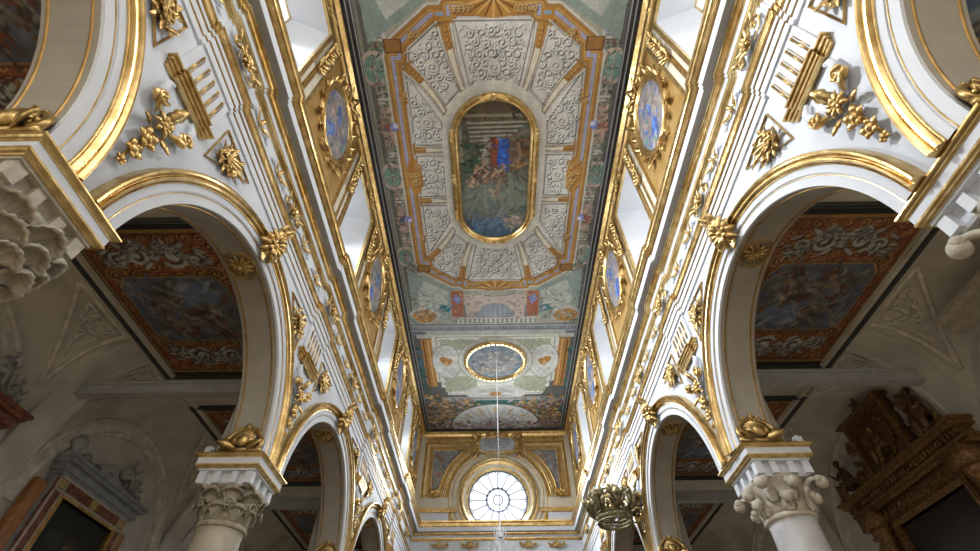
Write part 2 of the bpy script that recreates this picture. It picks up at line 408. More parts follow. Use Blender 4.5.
# windows
wn = 1
for s in (-1, 1):
    for k in range(0, 4):
        c = pc(s, k)
        e = bpy.data.objects.new('window_%d' % wn, None); COL.objects.link(e); e.location = (wx(s, -.95), c, WINZ0+.5); e['kind'] = 'structure'; wn += 1
        d = s*.03; h = WINZ1-.75-WINZ0
        M().add([(d, -.62, 0), (d, .62, 0), (d, .62, h), (d, -.62, h)], [(0, 1, 2, 3)] if s == 1 else [(3, 2, 1, 0)]).build('pane', PANEL if s < 0 else PANER, e, smooth=False)
        g = M()
        for yy in (-.62, 0, .62): g.box(-.03, .02, yy-.035, yy+.035, 0, h)
        for t in range(5): g.box(-.03, .02, -.62, .62, t*h/4-.025, t*h/4+.025)
        g.build('glazing_bars', GILTW, e, smooth=False)
        # gilt moulding around the opening
        f = M(); x0, x1 = sorted((wx(s, .0), wx(s, .09)))
        for (a, b, za, zb) in ((c-WINW-.14, c-WINW, WINZ0-.1, WINZ1+.14), (c+WINW, c+WINW+.14, WINZ0-.1, WINZ1+.14), (c-WINW, c+WINW, WINZ1, WINZ1+.14)): f.box(x0, x1, a, b, za, zb)
        x0, x1 = sorted((wx(s, .0), wx(s, .05)))
        for q in (-1, 1):
            yy = c+q*(WINW+.42); f.box(x0, x1, yy-.06, yy+.06, 10.6, 15.6)
            yy = c+q*(WINW+.78); f.box(x0, x1, yy-.05, yy+.05, 10.6, 15.6)
        o = f.build('trim_%d' % (10+wn), GOLD, smooth=False); struct(o)
        f = M(); x0, x1 = sorted((wx(s, .0), wx(s, .03)))
        for q in (-1, 1):
            yy = c+q*(WINW+.60); f.box(x0, x1, yy-.12, yy+.12, 10.6, 15.55)
            yy = c+q*(WINW+.25); f.box(x0, x1, yy-.06, yy+.06, 10.6, 15.5)
        o = f.build('trim_%d' % (30+wn), CREAM, smooth=False); struct(o)

# cove and flat gilt band under the ceiling
cv = M()
pr = [(.0, 15.62, 1), (.05, 15.62, 0), (.06, 15.72, 1), (.06, 15.9, 1), (.10, 15.95, 0), (.14, 16.08, 0), (.26, 16.2, 1), (.30, 16.3, 1)]
def loop_pts(p): return [(-XW[-1]+p, YB-1), (-XW[-1]+p, YE-p), (XW[1]-p, YE-p), (XW[1]-p, YB-1)]
for a, b in zip(pr[:-1], pr[1:]):
    A = loop_pts(a[0]); B = loop_pts(b[0])
    for i in range(3): cv.add([(*A[i], a[1]), (*A[i+1], a[1]), (*B[i+1], b[1]), (*B[i], b[1])], [(0, 1, 2, 3)], a[2])
struct(cv.build('trim_1', [GOLD, OCHRE], smooth=False))

# entablature: profile swept along left wall, end wall and right wall, breaking forward over the piers
prof = [(-.12,8.33,0),(.04,8.33,0),(.04,8.47,1),(.055,8.485,1),(.055,8.505,0),(.06,8.51,0),(.06,8.64,1),(.075,8.655,1),(.075,8.68,0),(.08,8.68,0),(.08,8.76,1),(.10,8.77,1),(.10,8.79,1),(.115,8.80,1),(.145,8.85,1),(.15,8.88,1),(.165,8.88,1),(.165,8.92,0),
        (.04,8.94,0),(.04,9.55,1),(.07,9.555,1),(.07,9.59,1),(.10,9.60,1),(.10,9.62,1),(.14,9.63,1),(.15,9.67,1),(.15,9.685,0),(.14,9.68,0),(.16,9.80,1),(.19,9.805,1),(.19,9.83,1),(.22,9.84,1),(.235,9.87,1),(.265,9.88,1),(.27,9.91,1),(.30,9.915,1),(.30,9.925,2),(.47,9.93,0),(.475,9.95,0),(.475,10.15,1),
        (.495,10.16,1),(.495,10.19,1),(.52,10.20,1),(.56,10.27,1),(.565,10.31,1),(.59,10.31,1),(.60,10.34,1),(.625,10.36,1),(.63,10.44,0),(.0,10.52,0)]
def steps(pr):
    out = []
    for a, b in zip(pr[:-1], pr[1:]):
        out.append(a); d = math.hypot(b[0]-a[0], b[1]-a[1])
        if a[2] == 1 and d > .05:
            n_ = 2 if d < .09 else 3
            for i in range(n_):
                q = (a[0]+(b[0]-a[0])*(i+.25)/n_, a[1]+(b[1]-a[1])*(i+.8)/n_, 1); out.append(q)
                if i < n_-1: out.append((a[0]+(b[0]-a[0])*(i+.95)/n_, a[1]+(b[1]-a[1])*(i+.95)/n_, 1))
    return out+[pr[-1]]
prof = steps(prof)
def stations():
    S = []; hw = .52
    def jogs(s, ks, up):
        out = []
        for k in ks:
            c = pc(s, k)
            seq = [(-1, .08, 0), (-1, .08, .035), (-1, 0, .035), (-1, 0, .07), (1, 0, .07), (1, 0, .035), (1, .08, .035), (1, .08, 0)]
            for (sg, e, r) in (seq if up else seq[::-1]): out.append(lambda p, c=c, sg=sg, r=r, e=e: (wx(s, p+r), c+sg*(hw+p+e)))
        return out
    S.append(lambda p: (wx(-1, p), YB-1)); S += jogs(-1, (0, 1, 2, 3), True)
    S.append(lambda p: (wx(-1, p), YE-p)); S.append(lambda p: (wx(1, p), YE-p))
    S += jogs(1, (3, 2, 1, 0), False); S.append(lambda p: (wx(1, p), YB-1)); return S
ent = M(); S = stations(); n = len(prof)
ent.v = [(*f(p), z) for f in S for (p, z, _) in prof]
for i in range(len(S)-1):
    for j in range(n-1): ent.f.append((i*n+j, i*n+n+j, i*n+n+j+1, i*n+j+1)); ent.m.append(prof[j][2])
struct(hard(ent.build('trim_2', [WHITE, GOLDM, SOFFIT], smooth=False)))  # corona underside in the darker beige: its shade is put into the colour

# archivolts
def sweep_arch(m, prof, s, c, za=ZI, xoff=0, n=48):
    k = len(prof)
    base = len(m.v)
    for i in range(n+1):
        for (r, p, _) in prof:
            a0 = math.asin(min(1, (za-ZC)/r)); q = PI-a0-(PI-2*a0)*i/n
            m.v.append((wx(s, p), c+r*math.cos(q), ZC+r*math.sin(q)))
    if k > 6: m.f += [tuple(base+j for j in range(k)), tuple(base+n*k+j for j in reversed(range(k)))]; m.m += [1, 1]
    for i in range(n):
        for j in range(k-1): m.f.append((base+i*k+j, base+(i+1)*k+j, base+(i+1)*k+j+1, base+i*k+j+1)); m.m.append(prof[j][2])
apro = [(2.80,0,0),(2.80,.05,0),(2.95,.05,1),(2.955,.062,1),(2.965,.062,1),(2.97,.055,0),(2.985,.055,0),(2.99,.075,0),(3.105,.075,1),(3.11,.10,1),(3.125,.105,1),(3.13,.085,1),(3.14,.115,1),(3.17,.15,1),(3.20,.155,1),(3.215,.12,1),(3.225,.12,1),(3.235,.15,1),(3.27,.185,1),(3.30,.185,1),(3.315,.16,1),(3.33,.0,1)]
tn = 60
for s in (-1, 1):
    for k in (-1, 0, 1, 2):
        m = M(); sweep_arch(m, apro, s, ac(s, k)); o = m.build('trim_%d' % tn, [WHITE, GOLDM]); hard(o, 30); struct(o); tn += 1
        m = M()
        for (p, w_) in ((-.10, .02), (-.66, .02)):
            sweep_arch(m, [(2.81, p+w_, 0), (2.78, p+w_*.6, 0), (2.78, p-w_*.6, 0), (2.81, p-w_, 0)], s, ac(s, k))
        o = m.build('trim_%d' % tn, GOLDB); struct(o); tn += 1

# end wall with the rose window opening
RC, RZ, RR = .15, 12.0, 1.83
ew = M(); x0, x1 = -XW[-1], XW[1]; nn = 96
def edge(q):
    dx, dz = math.cos(q), math.sin(q); t = 1e9
    if dx > 1e-9: t = min(t, (x1-RC)/dx)
    if dx < -1e-9: t = min(t, (x0-RC)/dx)
    if dz > 1e-9: t = min(t, (H-RZ)/dz)
    if dz < -1e-9: t = min(t, (8.2-RZ)/dz)
    return (RC+t*dx, YE, RZ+t*dz)
angs = sorted([2*PI*i/nn for i in range(nn)]+[math.atan2(b-RZ, a-RC) % (2*PI) for a in (x0, x1) for b in (8.2, H)])
for i, q in enumerate(angs):
    r = angs[(i+1) % len(angs)]
    ew.add([(RC+2.4*math.cos(q), YE, RZ+2.4*math.sin(q)), (RC+2.4*math.cos(r), YE, RZ+2.4*math.sin(r)), edge(r), edge(q)], [(0, 1, 2, 3)], 0)
ew.box(x0, x1, YE, YE+.5, FZ, 8.2, 1)
struct(ew.build('wall_end', [OCHRE, WHITE], smooth=False))
def ring(m, prof, n=72, c=(RC, RZ)):
    k = len(prof); b = len(m.v)
    for i in range(n):
        q = 2*PI*i/n
        for (r, p, _) in prof: m.v.append((c[0]+r*math.cos(q), YE-p, max(10.3, c[1]+r*math.sin(q))))
    for i in range(n):
        for j in range(k-1): m.f.append((b+i*k+j, b+((i+1) % n)*k+j, b+((i+1) % n)*k+j+1, b+i*k+j+1)); m.m.append(prof[j][2])
rg = M(); ring(rg, [(1.80,-.5,1),(1.86,-.3,1),(1.98,-.2,0),(2.08,-.05,1),(2.16,.08,1),(2.24,.10,0),(2.30,.05,1),(2.38,.16,1),(2.46,.14,0),(2.50,.06,0),(2.72,.06,1),(2.76,.10,0),(2.80,.05,0),(2.94,.05,1),(2.97,.09,1),(3.02,.08,1),(3.04,0,1)])
struct(hard(rg.build('trim_3', [CREAM, GOLD])))
e = bpy.data.objects.new('window_9', None); COL.objects.link(e); e.location = (RC, YE+.5, RZ); e['kind'] = 'structure'
g = M(); n = 64; g.add([(0, 0, 0)]+[(1.86*math.cos(2*PI*i/n), 0, 1.86*math.sin(2*PI*i/n)) for i in range(n)], [(0, 1+i, 1+(i+1) % n) for i in range(n)]); g.build('pane', PANEC, e, smooth=False)
g = M()
for r, w_ in ((.70, .05), (1.80, .06), (.30, .03)):
    g.tube([(r*math.cos(2*PI*i/48), -.04, r*math.sin(2*PI*i/48)) for i in range(49)], w_, 5)
for i in range(16):
    q = 2*PI*i/16; g.tube([(.70*math.cos(q), -.04, .70*math.sin(q)), (1.82*math.cos(q), -.04, 1.82*math.sin(q))], .028, 4)
    q2 = q+PI/16; cx_, cz_ = 1.60*math.cos(q2), 1.60*math.sin(q2)
    g.tube([(cx_+.24*math.cos(q2+a), -.04, cz_+.24*math.sin(q2+a)) for a in [PI*j/8-PI/2 for j in range(9)]], .03, 4)
    g.blob((.70*math.cos(q), -.05, .70*math.sin(q)), .09, 6, 4)
g.build('tracery', LEAD, e)
# plinth of the end wall, gilt strips
m = M(); m.box(x0, RC-2.95, YE-.10, YE+.0, 10.5, 11.20, 0); m.box(RC+2.95, x1, YE-.10, YE+.0, 10.5, 11.20, 0)
struct(m.build('trim_4', [WHITE], smooth=False))
for nm, (a, b) in (('trim_5', (x0, RC-2.45)), ('trim_6', (RC+2.45, x1))):
    m = M(); m.box(a, b, YE-.16, YE-.10, 11.08, 11.22, 0); m.box(a, b, YE-.13, YE-.02, 11.22, 11.32, 0); m.box(a, b, YE-.08, YE, 11.32, 11.95, 1)
    struct(m.build(nm, [GOLD, CREAM], smooth=False))
# pilaster strips in the corners of the end wall
m = M()
for q in (-1, 1):
    a, b = sorted((q*4.60+.02, q*4.9)); m.box(a, b, YE-.12, YE, 11.9, 16.2)
struct(m.build('trim_7', CREAM, smooth=False))

# ------------------------------------------------------------------ painted ceiling
def paint_ceiling():
    P = Paint(-4.6, 4.63, 0.6, YE, .026, (.50, .49, .40)); X0, Y0 = .08, 9.37
    OC = (.52, .25, .05); OCL = (.74, .50, .20); OCD = (.16, .07, .02); WH = (.84, .83, .77); GR = (.46, .46, .40); BL = (.22, .27, .62); GN = (.10, .24, .16); PK = (.50, .34, .28)
    def mir(pts, sx, sy): return [(X0+sx*a, Y0+sy*b) for a, b in pts]
    P.rect(-5, 5, 0, 18.4, (.44, .43, .35))
    # side strips with painted architecture
    for sx in (-1, 1):
        def rx(a, b, y, y2, c, al=1): P.rect(*sorted((X0+sx*a, X0+sx*b)), y, y2, c, al)
        rx(3.55, 4.4, 0, 18, (.30, .29, .23)); rx(4.1, 4.25, 0, 18, (.14, .14, .12)); rx(3.5, 3.6, 0, 18, (.62, .62, .56))
        for i in range(-1, 10):
            y = 9.37+(i-4)*2.05
            if i % 2 == 0:
                rx(3.66, 4.08, y-.62, y+.62, GN, .85); rx(3.72, 4.02, y-.5, y+.5, (.16, .32, .22), .8)
                P.ell(X0+sx*3.98, y, .5, .62, (.58, .46, .38), 1, 0, .05); P.ell(X0+sx*4.02, y, .36, .47, (.20, .34, .28), 1, 0, .05)
                P.stroke([(X0+sx*3.7, y), (X0+sx*4.3, y)], .04, (.5, .42, .36)); P.stroke([(X0+sx*4, y-.5), (X0+sx*4, y+.5)], .04, (.5, .42, .36))
                for j in range(8): P.ell(X0+sx*(3.62+random.uniform(-.06, .08)), y+random.uniform(-.45, .45), .08, .05, random.choice(((.05, .16, .05), (.12, .25, .08))), 1, random.random()*3)
            else:
                rx(3.66, 4.1, y-.7, y+.7, PK, .8); P.fig(X0+sx*3.9, y, .62, random.choice(((.35, .12, .10), (.10, .13, .35), (.4, .3, .2))), (.5, .42, .34), random.uniform(-1, 1), seed=i*3+sx)
            for yy in (y-1.02, y-.88): rx(3.62, 4.08, yy-.05, yy+.03, (.60, .58, .5)); rx(3.62, 4.08, yy+.03, yy+.06, (.15, .15, .12))
            rx(3.7, 3.95, y+.76, y+.9, (.5, .48, .42)); rx(3.74, 3.9, y+.79, y+.87, (.22, .22, .2))
            P.clutter(*sorted((X0+sx*3.68, X0+sx*4.1)), y-1.0, y+1.0, [(.07, .14, .10), (.26, .11, .07), (.48, .44, .36), (.14, .18, .14), (.06, .05, .04), (.34, .24, .2)], 70, .17, i)
    # octagonal ochre band with stepped corners
    Q4 = [(0, 5.92), (1.42, 5.92), (1.42, 5.72), (1.98, 5.72), (3.12, 4.88), (3.12, 4.45), (3.36, 4.45), (3.36, 0)]
    full = [(X0+a, Y0+b) for a, b in Q4]+[(X0+a, Y0-b) for a, b in Q4[::-1][1:]]+[(X0-a, Y0-b) for a, b in Q4[1:]]+[(X0-a, Y0+b) for a, b in Q4[::-1][1:-1]]
    P.poly(full, WH)
    P.stroke(full, .66, (.70, .69, .62), 1, True); P.stroke(full, .52, OCD, 1, True); P.stroke(full, .48, OC, 1, True); P.stroke(full, .36, OCD, .9, True); P.stroke(full, .32, (.62, .36, .10), 1, True); P.stroke(full, .17, OCD, .9, True); P.stroke(full, .12, (.66, .62, .60), 1, True); P.stroke(full, .07, (.36, .38, .66), 1, True)
    # stepped corners & cartouche bumps on band
    for sx in (-1, 1):
        for sy in (-1, 1):
            P.poly(mir([(1.50, 5.86), (1.90, 5.86), (1.90, 5.50), (1.50, 5.50)], sx, sy), OC); P.poly(mir([(1.58, 5.80), (1.82, 5.80), (1.82, 5.68), (1.58, 5.68)], sx, sy), (.25, .42, .58)); P.stroke(mir([(1.46, 5.48), (1.94, 5.48)], sx, sy), .05, OCD)
            P.poly(mir([(3.0, 5.05), (3.6, 5.05), (3.6, 4.6), (3.0, 4.6)], sx, sy), OCD); P.poly(mir([(3.06, 5.0), (3.54, 5.0), (3.54, 4.66), (3.06, 4.66)], sx, sy), (.36, .18, .05))
            # blue vases
            P.poly(mir([(3.42, 5.30), (3.72, 5.08), (4.08, 5.62), (3.80, 5.84)], sx, sy), BL); P.poly(mir([(3.50, 5.26), (3.62, 5.17), (3.96, 5.68), (3.85, 5.76)], sx, sy), (.50, .55, .85))
            P.poly(mir([(3.5, 1.95), (3.75, 1.85), (3.8, 2.15), (3.55, 2.25)], sx, sy), BL); P.ell(X0+sx*3.6, Y0+sy*2.1, .1, .1, (.7, .7, .9))
            # gilt shells on the band
            for (a, b, r) in ((2.55, 5.05, .28), (3.1, 3.1, .26)):
                P.ell(X0+sx*a, Y0+sy*b, r, r*.8, OC, 1, .6*sx*sy); 
                for q in range(5): P.relief(X0+sx*a+random.uniform(-.6, .6)*r, Y0+sy*b+random.uniform(-.6, .6)*r, r*.4, q, sx, .04, OCD, OCL)
        P.ell(X0+sx*3.12, Y0, .34, .85, OC, 1, 0, .08)
        for q in range(16): P.relief(X0+sx*(3.1+random.uniform(-.24, .24)), Y0+random.uniform(-.7, .7), .13, q, sx, .04, OCD, OCL)
    for sy in (-1, 1):
        P.ell(X0, Y0+sy*5.95, 1.0, .36, OC, 1, 0, .08)
        for q in range(11): a = PI*q/10; P.stroke([(X0, Y0+sy*6.2), (X0+.85*math.cos(a), Y0+sy*(6.15-.5*math.sin(a)))], .05, OCL if q % 2 else OCD)
        for sx in (-1, 1):
            for q in range(5): P.relief(X0+sx*(.75+.13*q), Y0+sy*5.88, .13, q, sx, .04, OCD, OCL)
    # stucco panels between ribs
    inner = lambda x, y, g=.0: ((x-X0)/(1.95+g))**2+(np.clip(abs(y-Y0)-1.55, 0, 99)/(2.15+g))**2 < 1
    def panel(pts, seed, sym=None, step=.38):
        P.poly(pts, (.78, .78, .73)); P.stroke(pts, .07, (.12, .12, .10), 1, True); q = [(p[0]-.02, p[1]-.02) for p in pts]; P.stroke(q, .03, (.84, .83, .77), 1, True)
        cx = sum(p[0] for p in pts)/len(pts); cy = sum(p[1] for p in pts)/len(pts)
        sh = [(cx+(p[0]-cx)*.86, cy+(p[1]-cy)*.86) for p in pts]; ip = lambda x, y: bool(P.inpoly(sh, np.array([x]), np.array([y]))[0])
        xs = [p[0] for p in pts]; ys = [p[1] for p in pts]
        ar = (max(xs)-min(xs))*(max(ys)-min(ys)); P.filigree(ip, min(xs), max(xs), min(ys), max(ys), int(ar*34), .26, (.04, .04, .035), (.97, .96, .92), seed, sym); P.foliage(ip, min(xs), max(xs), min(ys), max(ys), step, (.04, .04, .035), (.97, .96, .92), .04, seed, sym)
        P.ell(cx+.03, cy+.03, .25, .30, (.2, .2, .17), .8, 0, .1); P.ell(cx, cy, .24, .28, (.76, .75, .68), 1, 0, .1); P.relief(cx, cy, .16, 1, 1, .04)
    sd = 1
    for sy in (-1, 1):
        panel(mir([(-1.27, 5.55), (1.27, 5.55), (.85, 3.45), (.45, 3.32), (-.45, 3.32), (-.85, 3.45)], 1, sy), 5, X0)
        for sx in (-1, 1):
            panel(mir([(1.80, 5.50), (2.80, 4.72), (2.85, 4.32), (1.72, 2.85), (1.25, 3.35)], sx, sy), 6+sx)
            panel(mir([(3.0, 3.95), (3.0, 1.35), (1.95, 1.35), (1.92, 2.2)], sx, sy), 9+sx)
            for (a, b, wa, wb) in (((1.58, 5.5), (1.05, 3.30), .36, .15), ((2.98, 4.2), (1.75, 2.55), .34, .15), ((3.05, 1.13), (1.82, 1.13), .30, .14)):
                d = Vector((b[0]-a[0], b[1]-a[1], 0)).normalized(); nx_, ny_ = -d.y, d.x; bow = -.10 if wa < .36 and a[1] > 2 else (.06 if a[1] > 2 else 0)
                def C_(t, k): w2 = (wa+(wb-wa)*t)*k; o = bow*4*t*(1-t); return (a[0]+(b[0]-a[0])*t+nx_*(w2+o), a[1]+(b[1]-a[1])*t+ny_*(w2+o))
                def Q(k, t0=0, t1=1): return mir([C_(t0+(t1-t0)*i/8, k) for i in range(9)]+[C_(t1-(t1-t0)*i/8, -k) for i in range(9)], sx, sy)
                P.poly(Q(.74), (.84, .82, .74)); P.stroke(Q(.74), .03, (.15, .13, .1), .8, True); P.poly(Q(.46), (.66, .48, .22)); P.stroke(Q(.46), .03, OCD, .9, True); P.poly(Q(.34, .03, .97), (.86, .82, .70)); P.poly(Q(.36, .03, .36), OC)
                for t in range(9):
                    p_ = mir([C_(.05+.035*t, 0)], sx, sy)[0]; P.dab(p_[0], p_[1], .08, .045, t*1.1, OCD, OCL if t % 2 else OC)
                P.stroke(mir([C_(.02, .8), C_(.02, -.8)], sx, sy), .08, (.40, .20, .05))
    for sx in (-1, 1):
        pts = [(3.0, .9), (3.0, -.9), (1.98, -.9), (1.98, .9)]; panel(mir(pts, sx, 1), 21)
        P.ell(X0+sx*3.12, Y0, .30, .8, OC, 1, 0, .08)
        for q in range(12): P.relief(X0+sx*(3.1+random.uniform(-.2, .2)), Y0+random.uniform(-.6, .6), .13, q, sx, .04, OCD, OCL)
    # stone band around the framed painting
    w_ = P.win(-2.2, 2.4, 5.2, 13.6); k = inner(w_[4], w_[5]); P.put(w_, k*1., (.86, .85, .78))
    # lower architecture, y 15.6 .. 18.2 (and its twin towards the viewer)
    for sy in (-1, 1):
        def R_(xa, xb, ya, yb, c, a=1):
            y1, y2 = sorted((Y0+sy*(ya-Y0), Y0+sy*(yb-Y0))); P.rect(X0+xa, X0+xb, y1, y2, c, a)
        def E_(x, y, rx, ry, c, a=1, an=0, so=.06): P.ell(X0+x, Y0+sy*(y-Y0), rx, ry, c, a, an, so)
        R_(-4.2, 4.2, 16.0, 18.3, (.36, .44, .40), .0)
        for sx in (-1, 1):
            P.poly(mir([(1.9, 6.2), (4.1, 4.9), (4.2, 8.3), (2.3, 8.3)], sx, sy), (.30, .38, .34))
            P.poly(mir([(2.2, 6.35), (3.4, 5.6), (3.9, 6.8), (2.4, 7.3)], sx, sy), (.52, .56, .50))
            P.poly(mir([(1.55, 6.3), (2.15, 6.3), (2.2, 8.1), (1.6, 8.1)], sx, sy), (.42, .14, .06)); P.poly(mir([(1.65, 6.75), (1.95, 6.5), (2.1, 6.9), (1.8, 7.2)], sx, sy), BL)
            P.poly(mir([(2.2, 7.35), (2.7, 7.2), (2.9, 7.6), (2.3, 7.8)], sx, sy), (.04, .20, .26))
            for q in range(9): P.fig(X0+sx*(2.9+.35*(q % 3)), Y0+sy*(6.8+.25*(q//3)), .42, (.66, .66, .58), (.48, .50, .44), q, (.60, .58, .5), q)
            E_(sx*3.55, 17.35, .78, .62, (.56, .54, .48)); E_(sx*3.6, 17.42, .62, .48, OC); 
            for q in range(8): P.relief(X0+sx*(3.6+random.uniform(-.4, .4)), Y0+sy*(8.05+random.uniform(-.3, .3)), .16, q, sx, .05, OCD, OCL)
            P.poly(mir([(1.0, 7.3), (1.55, 7.3), (1.6, 8.3), (1.0, 8.3)], sx, sy), (.16, .20, .24)); E_(sx*1.25, 17.35, .28, .22, (.10, .16, .42)); E_(sx*1.3, 16.9, .16, .2, (.10, .20, .12))
        R_(-1.5, 1.5, 15.95, 17.9, (.60, .50, .44)); R_(-1.0, 1.0, 16.4, 17.4, (.50, .35, .28)); E_(0, 17.0, 1.02, .72, (.62, .54, .46)); E_(0, 17.1, .82, .60, (.30, .34, .40)); R_(-.95, .95, 17.1, 17.7, (.30, .34, .40))
        for q in range(7):
            P.stroke([(X0-.75+.25*q, Y0+sy*7.25), (X0-.75+.25*q, Y0+sy*8.1)], .025, (.6, .62, .64)); 
        for q in range(4): P.stroke([(X0-.8, Y0+sy*(7.4+.2*q)), (X0+.8, Y0+sy*(7.4+.2*q))], .025, (.6, .62, .64))
        R_(-2.1, 2.1, 17.62, 18.05, (.30, .32, .30))
        for q in range(17): E_(-1.9+.24*q, 17.82, .07, .17, (.72, .70, .62))
        R_(-2.1, 2.1, 17.58, 17.66, (.7, .68, .6)); R_(-2.1, 2.1, 18.0, 18.1, (.7, .68, .6))
        pts = [(X0+1.0*math.cos(PI*q/10), Y0+sy*(6.35+.3*math.sin(PI*q/10))) for q in range(11)]; P.stroke(pts, .06, (.25, .27, .25))
    for sx in (-1, 1):
        for sy in (-1, 1):
            ya, yb = sorted((Y0+sy*6.3, Y0+sy*8.2)); P.clutter(*sorted((X0+sx*2.2, X0+sx*4.1)), ya, yb, [(.60, .60, .54), (.36, .42, .36), (.16, .2, .18), (.45, .5, .48), (.3, .2, .12)], 150, .22, 5)
            P.clutter(*sorted((X0+sx*1.0, X0+sx*2.1)), ya, yb, [(.40, .16, .08), (.08, .14, .3), (.5, .44, .38), (.08, .16, .12)], 50, .16, 6)
    for sy in (-1, 1):
        ya, yb = sorted((Y0+sy*6.2, Y0+sy*7.2)); P.clutter(X0-2, X0+2, ya, yb, [(.55, .45, .38), (.3, .3, .28), (.6, .56, .48)], 60, .14, 6)
    # separating beam painted grey-blue
    P.rect(-5, 5, 18.05, 19.0, (.18, .21, .25)); P.rect(-5, 5, 18.15, 18.24, (.48, .50, .50)); P.rect(-5, 5, 18.5, 18.6, (.42, .45, .46)); P.rect(-3.6, 3.8, 18.62, 18.95, (.55, .56, .50))
    for q in range(60): P.rect(-4.4+.15*q, -4.34+.15*q, 18.28, 18.42, (.5, .5, .48))
    # second field
    P.rect(-5, 5, 19.0, 29, (.13, .13, .12))
    for sx in (-1, 1):
        P.rect(*sorted((X0+sx*3.45, X0+sx*4.05)), 19.2, 23.6, OC); P.rect(*sorted((X0+sx*3.6, X0+sx*3.68)), 19.3, 23.5, OCL); P.rect(*sorted((X0+sx*3.85, X0+sx*3.93)), 19.3, 23.5, OCD)
        P.rect(*sorted((X0+sx*3.2, X0+sx*4.2)), 18.85, 19.15, (.62, .60, .55))
        for q in range(26): P.ell(X0+sx*random.uniform(4.05, 4.35), random.uniform(20, 24), .14, .1, random.choice(((.02, .10, .09), (.04, .18, .16), (.10, .2, .3))), 1, random.random()*3)
    P.poly(mir([(-3.3, 9.55), (3.3, 9.55), (3.45, 9.9), (3.45, 13.7), (3.2, 13.8), (3.2, 14.3), (2.9, 14.4), (2.9, 15.1), (-2.9, 15.1), (-2.9, 14.4), (-3.2, 14.3), (-3.2, 13.8), (-3.45, 13.7), (-3.45, 9.9)], 1, 1), (.80, .82, .74))
    P.stroke(mir([(-3.2, 9.7), (3.2, 9.7), (3.3, 13.6), (2.8, 14.3), (2.75, 14.95), (-2.75, 14.95), (-2.8, 14.3), (-3.3, 13.6)], 1, 1), .06, (.36, .34, .25), 1, True)
    for sx in (-1, 1):
        for (ya, yb) in ((19.25, 20.15), (22.6, 24.1)):
            P.rect(*sorted((X0+sx*1.1, X0+sx*3.0)), ya, yb, (.44, .50, .38)); P.foliage(lambda x, y: True, *sorted((X0+sx*1.25, X0+sx*2.95)), ya+.15, yb-.1, .36, (.24, .30, .14), (.66, .66, .50), .05, int(ya))
        P.ell(X0+sx*2.75, 21.25, .85, 1.6, (.36, .34, .25), 1, 0, .05); P.ell(X0+sx*2.75, 21.25, .80, 1.52, (.82, .84, .80), 1, 0, .05)
        P.ell(X0+sx*2.85, 21.1, .26, .38, OC, 1, .5*sx, .1); P.ell(X0+sx*2.65, 21.25, .2, .36, OC, 1, -.5*sx, .1); P.ell(X0+sx*2.78, 21.4, .1, .3, OCL)
        P.foliage(lambda x, y: abs(y-21.3) > .6, *sorted((X0+sx*2.2, X0+sx*3.3)), 20, 22.7, .32, (.46, .48, .42), (.76, .78, .72), .04, 4)
    P.ell(X0, 21.2, 2.15, 2.15, (.34, .32, .24), 1, 0, .03); P.ell(X0, 21.2, 2.1, 2.1, (.86, .87, .82), 1, 0, .03)
    P.ell(X0, 24.3, 1.9, .85, (.66, .68, .62), 1, 0, .06); P.ell(X0, 24.3, 1.2, .5, (.50, .52, .46), 1, 0, .1); P.ell(X0, 24.4, .45, .22, OC); P.ell(X0-.7, 24.4, .4, .15, (.76, .76, .7)); P.ell(X0+.7, 24.4, .4, .15, (.76, .76, .7))
    P.rect(-3.2, 3.3, 24.75, 25.1, (.46, .44, .42)); P.rect(-3.2, 3.3, 24.85, 24.9, (.16, .12, .10)); P.rect(-1.9, 2.1, 25.1, 25.7, (.02, .13, .10))
    for sx in (-1, 1):
        for q in range(150):
            a, b = random.uniform(.9, 4.3), random.uniform(24.4, 28.3)
            if a < 2.9 and b < 25.0: continue
            P.ell(X0+sx*a, b, random.uniform(.1, .28), random.uniform(.06, .14), random.choice((OC, OC, OCD, OCL, (.03, .15, .12), (.05, .10, .08), (.30, .16, .08), (.45, .42, .5), (.6, .52, .4))), 1, random.random()*3, .2)
    for sx in (-1, 1): P.clutter(*sorted((X0+sx*1.2, X0+sx*4.3)), 24.9, 28.4, [(.55, .28, .05), (.7, .5, .2), (.2, .1, .04), (.03, .16, .13), (.4, .36, .4), (.05, .05, .05)], 420, .3, 8)
    P.ell(X0, 28.0, 2.95, 2.55, (.12, .12, .10), 1, 0, .02); P.ell(X0, 28.0, 2.85, 2.45, (.76, .78, .74), 1, 0, .02)
    for q in range(15):
        a = PI+PI*q/14; P.stroke([(X0+1.2*math.cos(a), 28.1+1.0*math.sin(a)), (X0+2.6*math.cos(a), 28+2.2*math.sin(a))], .07, (.40, .42, .42)); P.ell(X0+2.25*math.cos(a), 28+1.9*math.sin(a), .2, .12, OCL if q % 2 else (.7, .7, .66), 1, a)
    P.ell(X0, 28.2, 1.3, 1.2, (.44, .46, .46), 1, 0, .1); P.clutter(X0-2.3, X0+2.3, 26.6, 28.5, [(.5, .52, .5), (.7, .7, .66), (.3, .32, .34), (.5, .35, .2)], 160, .28, 9)
    P.clutter(X0-4, X0+4, 27.7, 28.5, [(.1, .08, .07), (.3, .3, .3), (.25, .1, .06), (.5, .48, .44)], 200, .3, 3)
    for q in range(40): P.fig(X0+random.uniform(-3.6, 3.6), random.uniform(27.6, 28.5), .4, random.choice(((.1, .08, .07), (.4, .4, .4), (.3, .12, .1))), (.3, .3, .32), random.random()*6, seed=q)
    P.rect(-5, 5, 28.5, 29, (.03, .035, .035))
    P.noise(.10, .9); P.noise(.10, .2); P.noise(.10, .06)
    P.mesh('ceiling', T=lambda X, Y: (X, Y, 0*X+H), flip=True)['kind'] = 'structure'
paint_ceiling()
